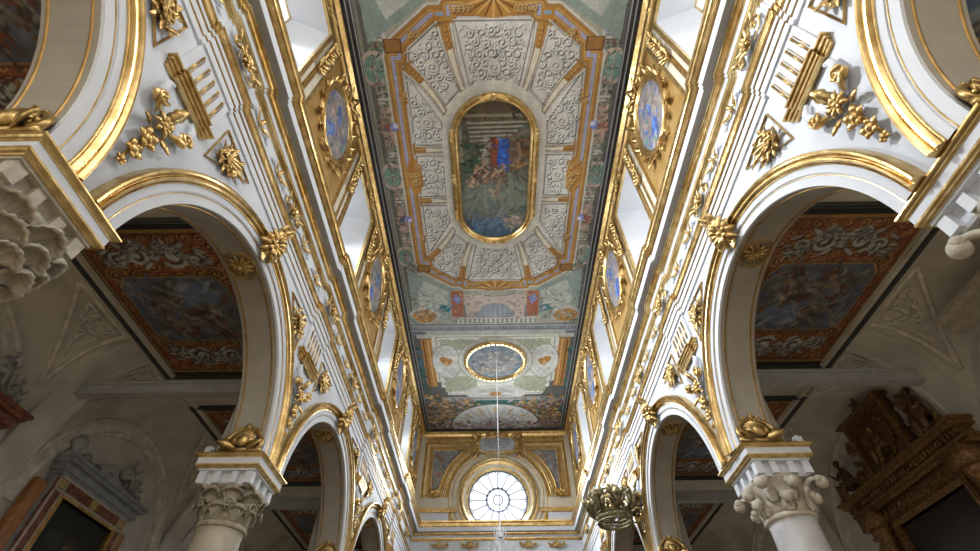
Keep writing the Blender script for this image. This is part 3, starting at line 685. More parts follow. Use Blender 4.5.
m = M(); m.box(-4.6, 4.63, YB-1, .61, H-.0, H+.1); m.box(-6, 6, YB-1, YE+.5, H+.05, H+.2)
struct(m.build('trim_8', CREAM, smooth=False))
# dark timber border of the ceiling
m = M()
for (a, b, c, d) in ((-4.62, -4.30, YB, YE-.3), (4.33, 4.65, YB, YE-.3), (-4.62, 4.65, YE-.45, YE-.28)): m.box(a, b, c, d, H-.10, H-.01, 0)
for (a, b, c, d) in ((-4.50, -4.46, YB, YE-.3), (4.49, 4.53, YB, YE-.3), (-4.34, -4.30, YB, YE-.45), (4.33, 4.37, YB, YE-.45)): m.box(a, b, c, d, H-.13, H-.10, 1)
struct(m.build('trim_9', [DARK, BEAM], smooth=False))

def path_frame(m, pts, prof, up=-1, mi=0):
    """closed moulding in the XY plane; prof = (outward offset, height below the plane)"""
    n = len(pts); k = len(prof); b = len(m.v)
    for i in range(n):
        a = Vector(pts[i-1]); c = Vector(pts[i]); d = Vector(pts[(i+1) % n]); t = (d-a).normalized(); nr = Vector((t[1], -t[0]))
        for (o, h) in prof: m.v.append((c[0]+nr[0]*o, c[1]+nr[1]*o, up*h))
    for i in range(n):
        for j in range(k-1): m.f.append((b+i*k+j, b+((i+1) % n)*k+j, b+((i+1) % n)*k+j+1, b+i*k+j+1)); m.m.append(mi)

def stadium(hw, hs, n=18, ry=None):
    ry = ry or hw; P = []
    for i in range(n+1): q = PI*i/n; P.append((hw*math.cos(q), hs+ry*math.sin(q)))
    for i in range(n+1): q = PI+PI*i/n; P.append((hw*math.cos(q), -hs+ry*math.sin(q)))
    return P
# big framed canvas in the middle of the nave ceiling
t = thing('ceiling_painting', 'large upright ceiling painting with painted stairs and blue-robed figure in gilt frame', 'painting', (.08, 9.37, H-.02))
m = M(); path_frame(m, stadium(1.42, 1.72, ry=1.38), [(-.10, .02), (-.08, .10), (-.02, .16), (.04, .12), (.08, .17), (.14, .16), (.19, .08), (.2, 0)])
for sx in (-1, 1):
    m.box(*sorted((sx*1.52, sx*1.68)), -1.75, 1.75, -.10, 0); m.box(*sorted((sx*1.56, sx*1.62)), -1.8, 1.8, -.14, 0)
    for yy in (-1.75, 0, 1.75):
        for q in range(5): m.blob((sx*(1.56+.05*(q % 2)), yy+(q-2)*.10, -.12), (.08, .07, .06))
for yy, sg in ((-3.2, -1), (3.2, 1)):
    m.blob((0, yy, -.14), (.15, .12, .08))
    for q in (-1, 1):
        m.leaf((q*.05, yy, -.12), (q, -sg*.25, 0), (0, 0, -1), .5, .2, .2, .2); m.scroll((q*.32, yy-sg*.02, -.10), .13, 0, 1.1, q, .035, (1,0,0), (0,1,0), (0,0,-1))
o = m.build('gilt_frame', GOLD, t); hard(o, 40)
P = Paint(-1.4, 1.4, -3.15, 3.15, .018, (.11, .13, .11))
P.rect(-1.5, 1.5, -3.2, -2.3, (.10, .085, .055)); P.rect(-1.5, 1.5, .3, 3.2, (.15, .19, .17)); P.rect(-1.5, 1.5, 2.1, 3.2, (.10, .17, .26))
P.clutter(-1.4, 1.4, -1.9, .6, [(.09, .10, .07), (.13, .11, .07), (.16, .16, .12), (.06, .07, .05)], 260, .4, 1)
P.clutter(-1.4, 1.4, .3, 2.2, [(.16, .20, .18), (.20, .22, .18), (.13, .17, .16), (.17, .17, .12)], 220, .45, 2)
P.clutter(-1.4, .5, 2.0, 3.1, [(.08, .17, .33), (.10, .22, .38), (.15, .22, .30)], 90, .4, 3)
P.clutter(-1.4, 1.4, -3.2, -2.2, [(.13, .10, .05), (.08, .07, .04), (.18, .15, .08)], 80, .4, 4)
P.ell(0, -2.95, 1.0, .5, (.22, .18, .10), 1, 0, .1); P.ell(.05, -2.8, .95, .3, (.13, .10, .06)); P.rect(-1.2, 1.3, -2.52, -2.42, (.30, .27, .19))
for i in range(5): y = -2.22+.17*i; P.poly([(-1.0+.03*i, y), (1.25-.2*i, y-.05), (1.25-.2*i, y+.03), (-1.0+.03*i, y+.07)], (.38, .36, .27)); P.poly([(-1.0+.03*i, y+.07), (1.25-.2*i, y+.03), (1.2-.2*i, y+.12), (-1.0, y+.15)], (.10, .095, .07))
P.rect(-1.35, -1.2, -2.3, -.6, (.28, .26, .2)); P.rect(.55, .78, -.3, 1.5, (.20, .22, .17), .8); P.rect(-.42, -.30, -.3, 1.5, (.22, .24, .2), .7)
P.clutter(-1.15, -.45, -1.5, -.3, [(.03, .08, .04), (.05, .12, .06), (.02, .04, .02), (.12, .10, .06)], 70, .3, 5)
P.clutter(-.35, -.15, -1.6, -.5, [(.40, .38, .30), (.26, .25, .2)], 26, .3, 6)
P.clutter(-.1, .3, -1.55, -.35, [(.20, .04, .02), (.12, .025, .015), (.26, .07, .035)], 60, .32, 7)
P.poly([(.2, -1.55), (.55, -1.6), (.62, -1.1), (.45, -.35), (.12, -.3), (.1, -.8)], (.02, .07, .34)); P.clutter(.2, .5, -1.5, -.4, [(.03, .10, .45), (.06, .2, .62), (.02, .04, .2)], 40, .26, 8)
P.clutter(.65, 1.3, -1.7, -.3, [(.16, .08, .03), (.10, .05, .02), (.24, .14, .07)], 60, .34, 9)
P.stroke([(.7, -.5), (.95, -.4), (1.25, -.55)], .12, (.30, .18, .09)); P.stroke([(.9, -1.4), (1.0, -.9), (.9, -.6)], .11, (.30, .18, .1))
SK = [(.45, .28, .18), (.36, .20, .12), (.55, .40, .28)]
P.clutter(-.85, .45, -.45, .35, [(.34, .21, .13), (.24, .14, .08), (.26, .24, .2), (.2, .06, .04), (.06, .05, .04), (.12, .10, .08), (.07, .06, .05)], 150, .22, 10)
for (a_, b_) in ((-.75, -.15), (-.4, .05), (-.05, .0), (.25, -.2), (-.5, -.35), (.02, .75), (-.95, .35)): P.ell(a_, b_, .085, .10, (.50, .32, .21), 1, 0, .3); P.ell(a_+.02, b_+.05, .08, .06, (.06, .04, .02), .9, 0, .4); P.stroke([(a_, b_-.08), (a_+.16, b_-.22), (a_+.05, b_-.34)], .07, (.44, .27, .17))
P.clutter(-.15, .2, .6, .95, SK+[(.25, .08, .05)], 18, .16, 11); P.clutter(-1.1, -.8, .2, .5, SK, 12, .14, 12)
P.clutter(.4, 1.15, 1.95, 2.5, [(.48, .38, .28), (.36, .26, .2), (.55, .48, .40), (.2, .2, .2)], 90, .2, 13)
P.clutter(.65, 1.1, -2.9, -2.4, [(.02, .02, .02), (.04, .05, .08)], 20, .24, 14)
P.noise(.15, .4); P.noise(.15, .12)
P.mesh('canvas', keep=lambda X, Y: (X/1.38)**2+(np.clip(np.abs(Y)-1.72, 0, 9)/1.36)**2 < 1, T=lambda X, Y: (X, Y, 0*X-.03), parent=t, flip=True)
# round painting in the second field
t = thing('ceiling_painting', 'round ceiling painting of pale clouds and figures in gilt ring frame', 'painting', (.08, 21.2, H-.02))
m = M(); path_frame(m, [(1.62*math.cos(2*PI*i/48), 1.62*math.sin(2*PI*i/48)) for i in range(48)], [(-.12, .02), (-.1, .08), (-.03, .14), (.05, .12), (.1, .15), (.15, .08), (.16, 0)])
for i in range(40): q = 2*PI*i/40; m.blob((1.66*math.cos(q), 1.66*math.sin(q), -.14), .05, 6, 4)
m.build('gilt_frame', GOLD, t)
P = Paint(-1.55, 1.55, -1.55, 1.55, .022, (.24, .33, .42))
for i in range(60): P.ell(random.uniform(-1.3, 1.3), random.uniform(-.9, 1.3), random.uniform(.15, .4), random.uniform(.08, .2), random.choice(((.55, .56, .52), (.40, .46, .50), (.3, .4, .5), (.5, .45, .38))), .5, 0, .8)
for i in range(14): P.fig(random.uniform(-1, 1), random.uniform(-.3, .9), .42, random.choice(((.60, .60, .55), (.5, .45, .38), (.42, .5, .55))), (.5, .5, .46), random.random()*6, seed=i+40)
P.clutter(-1.2, 1.2, -.9, 1.2, [(.5, .5, .46), (.36, .42, .48), (.6, .56, .5), (.2, .28, .36), (.4, .34, .3)], 260, .3, 4); P.clutter(-.35, .35, -.8, .4, [(.68, .68, .62), (.5, .48, .42), (.3, .3, .3)], 70, .22, 5)
P.noise(.2, .25)
P.mesh('canvas', keep=lambda X, Y: X*X+Y*Y < 1.53**2, T=lambda X, Y: (X, Y, 0*X-.03), parent=t, flip=True)


# ------------------------------------------------------------------ aisles
XA, ZA, AR, AZ = 10.8, 7.9, 3.12, 4.35
tn = 80
def arcz(s, y):
    k = round((y-ac(s, 0))/PER); d = abs(y-ac(s, k)); return AZ+math.sqrt(max(0, AR*AR-d*d))
def vault(s, y, t, off=0):
    z0 = arcz(s, y); q = t*PI/2; x = XA-1.45*(1-math.cos(q))-off*math.cos(q*.6); z = z0+(ZA-z0)*math.sin(q)-off*math.sin(q); return (s*x, y, z)
for s in (-1, 1):
    m = M()
    m.add([(s*XA, YB-1, FZ), (s*XA, YE, FZ), (s*XA, YE, 7.6), (s*XA, YB-1, 7.6)], [(0, 1, 2, 3)])
    m.add([(s*(XW[s]+.4), YE, FZ), (s*XA, YE, FZ), (s*XA, YE, 8.2), (s*(XW[s]+.4), YE, 8.2)], [(0, 1, 2, 3)])
    ys = np.linspace(YB-1, YE, 300); nt = 8
    b = len(m.v); 
    for y in ys:
        for j in range(nt+1): m.v.append(vault(s, float(y), j/nt))
    for i in range(len(ys)-1):
        for j in range(nt): m.f.append((b+i*(nt+1)+j, b+(i+1)*(nt+1)+j, b+(i+1)*(nt+1)+j+1, b+i*(nt+1)+j+1)); m.m.append(0)
    struct(m.build('wall_aisle_'+SN[s], AISLE, smooth=False))
    m = M(); a, b2 = sorted((s*(XW[s]+.3), s*9.4)); m.box(a, b2, YB-1, YE, ZA, ZA+.15)
    struct(m.build('ceiling_aisle_'+SN[s], AISLE, smooth=False))
    # mouldings running along the aisle ceiling
    m = M()
    for (xa, xb, h) in ((9.02, 9.12, .08), (9.12, 9.20, .05), (9.30, 9.42, .06), (8.98, 9.02, .04)):
        m.box(*sorted((s*xa, s*xb)), YB-1, YE, ZA-h, ZA)
    for i in range(90):
        y = 1+i*.2
        if y < 20: m.box(*sorted((s*9.22, s*9.28)), y, y+.1, ZA-.05, ZA)
    struct(m.build('trim_%d' % tn, AISLE, smooth=False)); tn += 1
    # lunette archivolts and bands at the piers
    for k in (-1, 0, 1, 2):
        c = ac(s, k); m = M(); pf = [(AR+.02, 0), (AR-.02, .10), (AR-.10, .12), (AR-.16, .07), (AR-.34, .07), (AR-.38, .12), (AR-.46, .10), (AR-.48, 0)]; n = 40; kk = len(pf)
        for i in range(n+1):
            q = PI*i/n
            for (r, p) in pf: m.v.append((s*(XA-p), c+r*math.cos(q), AZ+r*math.sin(q)))
        for i in range(n):
            for j in range(kk-1): m.f.append((i*kk+j, (i+1)*kk+j, (i+1)*kk+j+1, i*kk+j+1)); m.m.append(0)
        hard(struct(m.build('trim_%d' % tn, AISLED))); tn += 1
    for k in (0, 1, 2, 3):
        c = pc(s, k); m = M(); n = 10
        for i in range(n+1):
            for dy, o in ((-.42, 0), (-.42, .10), (-.30, .10), (-.28, .06), (.28, .06), (.30, .10), (.42, .10), (.42, 0)):
                v = vault(s, c, i/n, o); m.v.append((v[0], c+dy, v[2]))
        for i in range(n):
            for j in range(7): m.f.append((i*8+j, (i+1)*8+j, (i+1)*8+j+1, i*8+j+1)); m.m.append(0)
        m.box(*sorted((s*(XA-.16), s*XA)), c-.42, c+.42, FZ, AZ+.1)
        hard(struct(m.build('trim_%d' % tn, AISLE))); tn += 1
        # pilaster on the aisle side of the pier, above the impost
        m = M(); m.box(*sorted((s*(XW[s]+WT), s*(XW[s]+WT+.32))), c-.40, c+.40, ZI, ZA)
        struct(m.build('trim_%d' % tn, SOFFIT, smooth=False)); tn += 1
        if k in (1, 2):
            m = M(); a, b2 = sorted((s*(XW[s]+WT+.3), s*XA)); m.box(a, b2, c-.02, c+.22, 6.60, 6.90); m.box(a, b2, c-.06, c+.26, 6.84, 6.92)
            tag(m.build('tie_beam', BEAM, smooth=False), 'grey painted tie beam across the %s aisle, the %s one' % (SN[s], {1: 'nearer', 2: 'farther'}[k]), 'beam', 'tie beams across the aisles')
# stucco relief panels beside the pier bands of the vault
def reliefpanel(s, c, sg, name, label):
    m = M(); tri = [(.62, .95), (2.55, .93), (.62, .22)]
    def S(a, t, off=.03): return vault(s, c+sg*a, t, off)
    A, B, C_ = tri
    for (p, q) in ((A, B), (B, C_), (C_, A)): m.tube([S(p[0]+(q[0]-p[0])*i/10, p[1]+(q[1]-p[1])*i/10, .02) for i in range(11)], .065, 6)
    for (p, q) in (((.78, .86), (1.9, .85)), ((1.9, .85), (.78, .42)), ((.78, .42), (.78, .86))): m.tube([S(p[0]+(q[0]-p[0])*i/8, p[1]+(q[1]-p[1])*i/8, .02) for i in range(9)], .03, 5)
    R = random.Random(3)
    m.tube([S(.95+.7*i/8, .55+.22*i/8+.05*math.sin(i*1.2), .03) for i in range(9)], .03, 5)
    for i in range(46):
        a, t = .86+.95*R.random(), .48+.34*R.random()
        if a > .86+1.0*(t-.42)/.43*.9: continue
        p0 = Vector(S(a, t, .03)); p1 = Vector(S(a+R.uniform(-.2, .2), t+R.uniform(-.1, .1), .03)); m.leaf(p0, p1-p0, (-s, 0, -.6), .24, .11, .1)
    tag(m.build('stucco_relief', AISLED), label, 'relief', 'triangular stucco reliefs on the aisle vaults')
for s in (-1, 1):
    for k, sg in ((1, -1), (1, 1), (2, -1), (2, 1)):
        reliefpanel(s, pc(s, k), sg, '', 'triangular stucco leaf relief on %s aisle vault, just %s the %s tie beam' % (SN[s], 'before' if sg < 0 else 'beyond', 'nearer' if k == 1 else 'farther'))

def paint_aisle():
    P = Paint(-1.75, 1.75, -2.65, 2.65, .022, (.10, .05, .03)); OC = (.36, .20, .06); RU = (.24, .075, .03); GY = (.34, .34, .30)
    P.rect(-1.76, 1.76, -2.66, 2.66, (.02, .022, .02)); P.rect(-1.50, 1.50, -2.45, 2.45, OC); P.rect(-1.45, 1.45, -2.35, 2.35, (.12, .06, .03)); P.rect(-1.38, 1.38, -2.28, 2.28, RU)
    P.foliage(lambda x, y: True, -1.3, 1.3, -2.2, 2.2, .30, (.08, .02, .01), (.42, .22, .09), .04, 5)
    for sy in (-1, 1):
        for sx in (-1, 1):
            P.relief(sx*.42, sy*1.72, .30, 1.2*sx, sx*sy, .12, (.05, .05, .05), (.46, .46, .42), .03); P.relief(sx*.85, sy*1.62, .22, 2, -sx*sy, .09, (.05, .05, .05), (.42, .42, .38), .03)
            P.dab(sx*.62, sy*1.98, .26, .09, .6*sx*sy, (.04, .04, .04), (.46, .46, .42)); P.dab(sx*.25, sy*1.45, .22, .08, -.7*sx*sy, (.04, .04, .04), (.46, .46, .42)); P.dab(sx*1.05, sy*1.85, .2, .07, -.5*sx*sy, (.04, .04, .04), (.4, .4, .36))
            P.ell(sx*1.12, sy*1.2, .26, .22, OC); P.ell(sx*1.12, sy*1.2, .19, .15, (.1, .04, .02)); P.relief(sx*1.12, sy*1.2, .13, 0, 1, .04, (.06, .02, .01), (.5, .3, .12))
        P.dab(0, sy*1.75, .09, .3, 0, (.04, .04, .04), (.46, .46, .42))
        R = random.Random(11+sy)
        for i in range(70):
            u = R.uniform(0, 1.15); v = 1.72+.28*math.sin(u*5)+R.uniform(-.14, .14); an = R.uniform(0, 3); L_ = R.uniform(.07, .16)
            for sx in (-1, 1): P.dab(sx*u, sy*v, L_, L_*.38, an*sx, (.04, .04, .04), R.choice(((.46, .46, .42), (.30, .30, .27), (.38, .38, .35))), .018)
    q = [(-1.0, -1.1), (1.0, -1.1), (1.2, -.8), (1.2, .8), (1.0, 1.1), (-1.0, 1.1), (-1.2, .8), (-1.2, -.8)]
    P.poly([(a*1.06, b*1.06) for a, b in q], OC); P.stroke([(a*1.05, b*1.05) for a, b in q], .04, (.08, .04, .02), 1, True); P.poly(q, (.10, .12, .16))
    for i in range(50): P.ell(random.uniform(-.95, .95), random.uniform(-.9, .9), random.uniform(.15, .35), random.uniform(.08, .2), random.choice(((.17, .22, .32), (.24, .27, .30), (.30, .27, .2), (.10, .12, .16), (.34, .32, .28))), .5, 0, .8)
    for i in range(9): P.fig(random.uniform(-.75, .75), random.uniform(-.7, .7), .5, random.choice(((.32, .07, .04), (.3, .26, .2), (.06, .10, .22), (.18, .12, .06), (.38, .36, .32))), (.2, .17, .13), random.uniform(-1, 1)+PI, (.34, .19, .11), i)
    P.clutter(-1.0, 1.0, -.95, .95, [(.10, .12, .16), (.16, .16, .15), (.14, .06, .03), (.07, .07, .07), (.20, .18, .15)], 260, .4, 5); P.clutter(-.7, .7, -.8, .5, [(.26, .25, .22), (.30, .28, .24), (.06, .05, .04), (.24, .08, .04), (.30, .19, .12), (.10, .12, .18)], 110, .26, 6); P.clutter(-.9, 0, .3, .95, [(.12, .18, .30), (.2, .24, .3)], 30, .4, 7)
    P.noise(.25, .4); P.noise(.2, .1); return P
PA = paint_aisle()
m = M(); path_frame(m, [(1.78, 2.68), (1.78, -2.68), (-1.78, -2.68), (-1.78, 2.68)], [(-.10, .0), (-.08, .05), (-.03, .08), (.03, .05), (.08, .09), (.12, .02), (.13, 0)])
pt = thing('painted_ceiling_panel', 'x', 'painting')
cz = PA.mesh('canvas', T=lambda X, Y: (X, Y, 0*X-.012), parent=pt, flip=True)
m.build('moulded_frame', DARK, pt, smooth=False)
pp = Proto(pt)
for s in (-1, 1):
    for k, nm in ((0, 'seen through the arch at the photo\'s upper corner'), (1, 'seen through the first wide arch, before the tie beam'), (2, 'seen beyond the first tie beam'), (3, 'farthest one beyond the second tie beam')):
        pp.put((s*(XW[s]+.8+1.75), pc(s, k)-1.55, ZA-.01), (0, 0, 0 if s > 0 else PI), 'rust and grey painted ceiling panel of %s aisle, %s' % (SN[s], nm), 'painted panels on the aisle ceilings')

# ------------------------------------------------------------------ columns, capitals and imposts
def sq(m, prof, hx, hy, cx=0, cy=0):
    k = len(prof); b = len(m.v)
    for (o, z, _) in prof:
        for (a, c) in ((-1, -1), (1, -1), (1, 1), (-1, 1)): m.v.append((cx+a*(hx+o), cy+c*(hy+o), z))
    for i in range(k-1):
        for j in range(4): m.f.append((b+i*4+j, b+i*4+(j+1) % 4, b+i*4+4+(j+1) % 4, b+i*4+4+j)); m.m.append(prof[i][2])
    m.f += [(b+3, b+2, b+1, b), tuple(range(b+4*(k-1), b+4*k))]; m.m += [0, 0]
def fan(m, base, out, L, spread, nr, curl=.35, W=.05, rise=.9):
    """ribbed scalloped leaf: a corrugated sheet that rises, spreads and curls outwards"""
    base = Vector(base); out = Vector(out).normalized(); up = Vector((0, 0, 1)); sd = out.cross(up); nu, nt = nr*4, 9; F = []; Bk = []
    for j in range(nt+1):
        t = j/nt
        for i in range(nu+1):
            u = (i/nu-.5)*2; c = math.cos(2*PI*nr*(i/nu)); ang = u*spread; l = L*(1-.20*u*u)*(1+.05*(1-c)*.5*t)
            h = math.cos(ang)*l*rise*math.sin(min(1, t*1.08)*PI*.58); o = l*curl*t**2.0; side = math.sin(ang)*l*(.25+.75*t)
            if t > .8: h -= l*(t-.8)*.9
            o += .02+W*.45*(1-c)*.5*math.sin(PI*(.15+.8*t)) - .10*L*u*u
            P_ = base+sd*side+up*h+out*o; F.append(P_); Bk.append(P_-out*(.035+.02*(1-t))-up*.02)
    n = nu+1; k = len(F); fs = []
    for j in range(nt):
        for i in range(nu):
            a = j*n+i; fs.append((a, a+1, a+n+1, a+n)); fs.append((k+a, k+a+n, k+a+n+1, k+a+1))
    for i in range(nu): a = nt*n+i; fs.append((a, a+1, k+a+1, k+a)); fs.append((i, k+i, k+i+1, i+1))
    for j in range(nt): a = j*n; fs.append((a, a+n, k+a+n, k+a)); a += nu; fs.append((a, k+a, k+a+n, a+n))
    m.add(F+Bk, fs)
def column(name, label, s, k, kind, shaftmat, stonemat):
    cx, cy = s*(XW[s]+(.66 if s > 0 else .51)), pc(s, k); t = thing('column', label, 'column', (cx, cy, FZ), group='columns of the nave arcades')
    off = -FZ
    def Z(z): return z+off
    m = M(); m.lathe([(.455, Z(FZ+.35)), (.455, Z(0)), (.42, Z(3.30)), (.43, Z(3.36)), (.45, Z(3.40))], n=36); m.build('shaft', shaftmat, t)
    m = M(); m.box(-.66, .66, -.66, .66, 0, .14); m.lathe([(.62, .14), (.66, .2), (.62, .26), (.52, .28), (.56, .33), (.5, .36)], n=32); m.build('base', stonemat, t)
    m = M(); m.lathe([(.43, Z(3.37)), (.47, Z(3.39)), (.485, Z(3.43)), (.46, Z(3.47)), (.43, Z(3.49))], n=32)
    m.lathe([(.43, Z(3.46)), (.43, Z(3.7)), (.46, Z(3.92)), (.52, Z(4.07)), (.56, Z(4.12))], n=24)
    if kind == 'crocket':
        for tier, (z0, z1, ro, na, a0, br) in enumerate(((3.48, 3.76, .58, 6, .2, .105), (3.66, 4.02, .74, 8, 0, .115))):
            for i in range(na):
                a = a0+2*PI*i/na; d = Vector((math.cos(a), math.sin(a), 0)); diag = tier and i % 2
                r2 = ro+(.06 if diag else (-.14 if tier else 0)); pts = []; rr = []
                for j in range(11):
                    u = j/10; r = .44+(r2-.44)*u**1.8; z = z0+(z1-z0)*math.sin(u*PI*.62)/math.sin(PI*.5)
                    pts.append(d*r+Vector((0, 0, Z(z)))); rr.append(.075-.035*u)
                m.tube(pts, rr, 6); e = pts[-1]
                tg = d.cross(Vector((0, 0, 1)))
                m.blob(e+d*.02+Vector((0, 0, -.07)), br, 12, 8); 
                for q in (-1, 1): m.blob(e+tg*q*.06+Vector((0, 0, -.03)), br*.72, 8, 6)
                m.leaf(d*.46+Vector((0, 0, Z(z0))), Vector((0, 0, 1)), d, (z1-z0)*.9, .22, .15, .3, lobes=2)
    elif kind == 'lyre':
        for i in range(8):
            a = 2*PI*i/8; d = (math.cos(a), math.sin(a), 0); fan(m, (.44*d[0], .44*d[1], Z(3.48)), d, .36, .8, 7, .25, .06)
            a += PI/8; d = (math.cos(a), math.sin(a), 0); fan(m, (.46*d[0], .46*d[1], Z(3.72)), d, .42, .8, 9, .36, .06)
            m.scroll((.60*d[0], .60*d[1], Z(3.72)), .12, 0, 1.1, 1, .025, (-d[1], d[0], 0), (0, 0, 1), d, .05)
        for i in range(4):
            a = PI/4+PI/2*i; d = (math.cos(a), math.sin(a), 0); fan(m, (.5*d[0], .5*d[1], Z(3.86)), d, .34, .6, 7, .55, .06)
    else:
        for tier, (z, r, L, na, a0) in enumerate(((3.40, .45, .30, 10, 0), (3.56, .47, .34, 10, PI/10), (3.76, .50, .36, 9, .2))):
            for i in range(na):
                a = a0+2*PI*i/na; d = (math.cos(a), math.sin(a), 0); fan(m, (r*d[0], r*d[1], Z(z)), d, L, .85, 6, .72, .085, .85)
    m.build('capital', stonemat, t)
    # impost: dosseret with niches, white band and two gilt mouldings
    c0 = 0 if s > 0 else s*.04
    m = M(); hx, hy = .66, .68
    sq(m, [(-.24, Z(4.10), 0), (-.20, Z(4.41), 0)], hx, hy, c0)
    sq(m, [(-.20, Z(4.09), 0), (-.18, Z(4.13), 0)], hx, hy, c0); sq(m, [(-.09, Z(4.36), 0), (-.09, Z(4.41), 0)], hx, hy, c0)
    for q in (-1, 1):
        for a in (-.36, .36):
            xx = c0+a*(hx-.18); m.box(xx-.065, xx+.065, q*(hy-.17)-.05, q*(hy-.17)+.05, Z(4.125), Z(4.365))
            yy = a*(hy-.18); m.box(c0+q*(hx-.17)-.05, c0+q*(hx-.17)+.05, yy-.065, yy+.065, Z(4.125), Z(4.365))
        for a in (-1, 1): xx, yy = c0+a*(hx-.19), q*(hy-.19); m.box(xx-.075, xx+.075, yy-.075, yy+.075, Z(4.122), Z(4.364))
    m.build('dosseret', WHITE if k > 0 or s > 0 else STONE, t, smooth=False)
    m = M(); sq(m, [(-.08, Z(4.40), 0), (-.02, Z(4.46), 0), (-.02, Z(4.60), 0), (-.02, Z(4.62), 0)], hx, hy, c0); m.build('impost_band', WHITE, t, smooth=False)
    m = M(); sq(m, [(-.10, Z(4.395), 0), (-.07, Z(4.40), 0), (-.06, Z(4.415), 0), (-.03, Z(4.42), 0), (-.01, Z(4.44), 0), (-.005, Z(4.465), 0), (-.04, Z(4.47), 0)], hx, hy, c0)
    sq(m, [(-.04, Z(4.59), 0), (-.01, Z(4.595), 0), (-.005, Z(4.615), 0), (.02, Z(4.62), 0), (.035, Z(4.645), 0), (.055, Z(4.65), 0), (.055, Z(4.675), 0), (-.02, Z(4.685), 0)], hx, hy, c0)
    m.build('gilt_moulding', GOLD, t, smooth=False)
for s, k, kind, sm, cm, lb in ((-1, 0, 'shell', SHAFTL, STONE, 'column with scalloped shell leaf capital at the upper left edge'),
                               (-1, 1, 'lyre', SHAFTL, STONED, 'column with finely ribbed leaf capital below the left arch'),
                               (1, 0, 'crocket', SHAFT, STONE, 'column with pale knobbed capital at the upper right edge'),
                               (1, 1, 'crocket', SHAFT, STONE, 'pale blue marble column with knobbed crocket capital, below the right arch')):
    column('column', lb, s, k, kind, sm, cm)

# ------------------------------------------------------------------ gilt ornament prototypes (local frame: X along the wall, Z up, front faces -Y)
FR = (0, -1, 0)
def rosette(m, c, r, n1=8, n2=8, cr=.22, tilt=.25, seed=1, lob=2):
    R = random.Random(seed); c = Vector(c)
    for i in range(n1):
        a = 2*PI*i/n1; d = (math.cos(a), 0, math.sin(a)); m.leaf(c, d, FR, r*R.uniform(.9, 1.08), r*(.50 if n1 < 10 else .44), tilt, -.15, lob, 8)
    for i in range(n2):
        a = 2*PI*(i+.5)/n2; d = (math.cos(a), 0, math.sin(a)); m.leaf(c+Vector((0, -.12*r, 0)), d, FR, r*.66, r*.36, tilt*1.2, .15, lob, 7)
    m.blob(c+Vector((0, -.22*r, 0)), (r*cr, r*cr, r*cr), 10, 7)
def bouquet(m, c, r, seed=0, up=1.0, n=9, spread=2.6):
    R = random.Random(seed); c = Vector(c)
    for i in range(n):
        a = PI/2-spread/2+spread*i/(n-1); d = (math.cos(a), 0, math.sin(a)*up); m.leaf(c, d, FR, r*R.uniform(.75, 1.1), r*.34, .22, R.uniform(-.1, .3), 3, 8)
    for q in (-1, 1):
        m.scroll(c+Vector((q*r*.42, 0, r*.1)), r*.22, PI/2, 1.2, q, r*.06, h=r*.15, tail=c+Vector((0, 0, -r*.2)))
        m.leaf(c, (q, 0, -.5), FR, r*.6, r*.3, .2, .2, 2)
    m.blob(c+Vector((0, -.18*r, .05*r)), (r*.16, r*.14, r*.18), 8, 6); m.leaf(c, (0, 0, -1), FR, r*.7, r*.3, .2, .2, 2)
# keystone flower
t = thing('keystone_flower', 'x', 'ornament'); m = M(); rosette(m, (0, -.08, -.08), .50, 12, 10, .2, .38, 3, 3)
o = m.build('petals', GOLD, t); m = M()
for q in (-1, 1): m.leaf((q*.08, -.05, .28), (q*.3, 0, 1), FR, .34, .16, .25, .2)
m.leaf((0, -.10, .2), (0, 0, 1), FR, .44, .20, .3, .3); m.tube([(0, -.1, .2), (0, -.16, .42), (0, -.1, .58)], [.07, .06, .04], 7); m.leaf((0, -.02, -.2), (0, 0, -1), FR, .52, .26, .3, .3)
m.build('leaf_spray', GOLD, t); m = M()
for i in range(9): m.blob((.07*math.cos(i*.7)*(i > 0), -.21, .07*math.sin(i*.7)*(i > 0)), .034, 6, 4)
m.build('seed_head', GOLDD, t); KEY = Proto(t)
# soffit medallion
t = thing('soffit_medallion', 'x', 'ornament'); m = M(); n = 40
for (rx, rz, w_) in ((.30, .38, .022), (.25, .32, .016)): m.tube([(rx*math.cos(2*PI*i/n), -.01, rz*math.sin(2*PI*i/n)) for i in range(n+1)], w_, 6, cap=False)
m.build('rim', GOLDD, t); m = M(); rosette(m, (0, -.02, 0), .28, 11, 9, .22, .16, 5, 3)
for i in range(4): a = PI/4+PI/2*i; m.scroll((.12*math.cos(a), -.01, .18*math.sin(a)), .07, a, 1, 1, .02)
m.build('leaf_boss', GOLDD, t); MED = Proto(t)
# shell cartouche standing on the imposts
t = thing('impost_shell', 'x', 'ornament'); m = M(); n = 11
for i in range(n):
    a = PI*(.08+.84*i/(n-1)); m.leaf((0, -.07, .12), (math.cos(a), 0, math.sin(a)*.85), FR, .27, .10, .35, -.1, 1, 7)
m.blob((0, -.12, .16), (.14, .08, .11), 10, 6); m.build('shell', GOLDD, t); m = M()
m.tube([(.36*math.cos(PI*i/16), -.07, .06+.34*math.sin(PI*i/16)) for i in range(17)], .045, 6)
for q in (-1, 1):
    m.scroll((q*.30, -.05, .12), .12, PI/2, 1.2, -q, .035, h=.06); m.leaf((q*.1, -.08, .05), (q, 0, .15), FR, .36, .14, .3, .2); m.scroll((q*.14, -.06, .40), .07, PI/2, 1.1, q, .025)
m.leaf((0, -.08, .34), (0, 0, 1), FR, .13, .14, .3, .3); m.tube([(-.40, -.06, .025), (.40, -.06, .025)], .035, 6)
m.build('scroll_rim', GOLDD, t); SHELL = Proto(t)
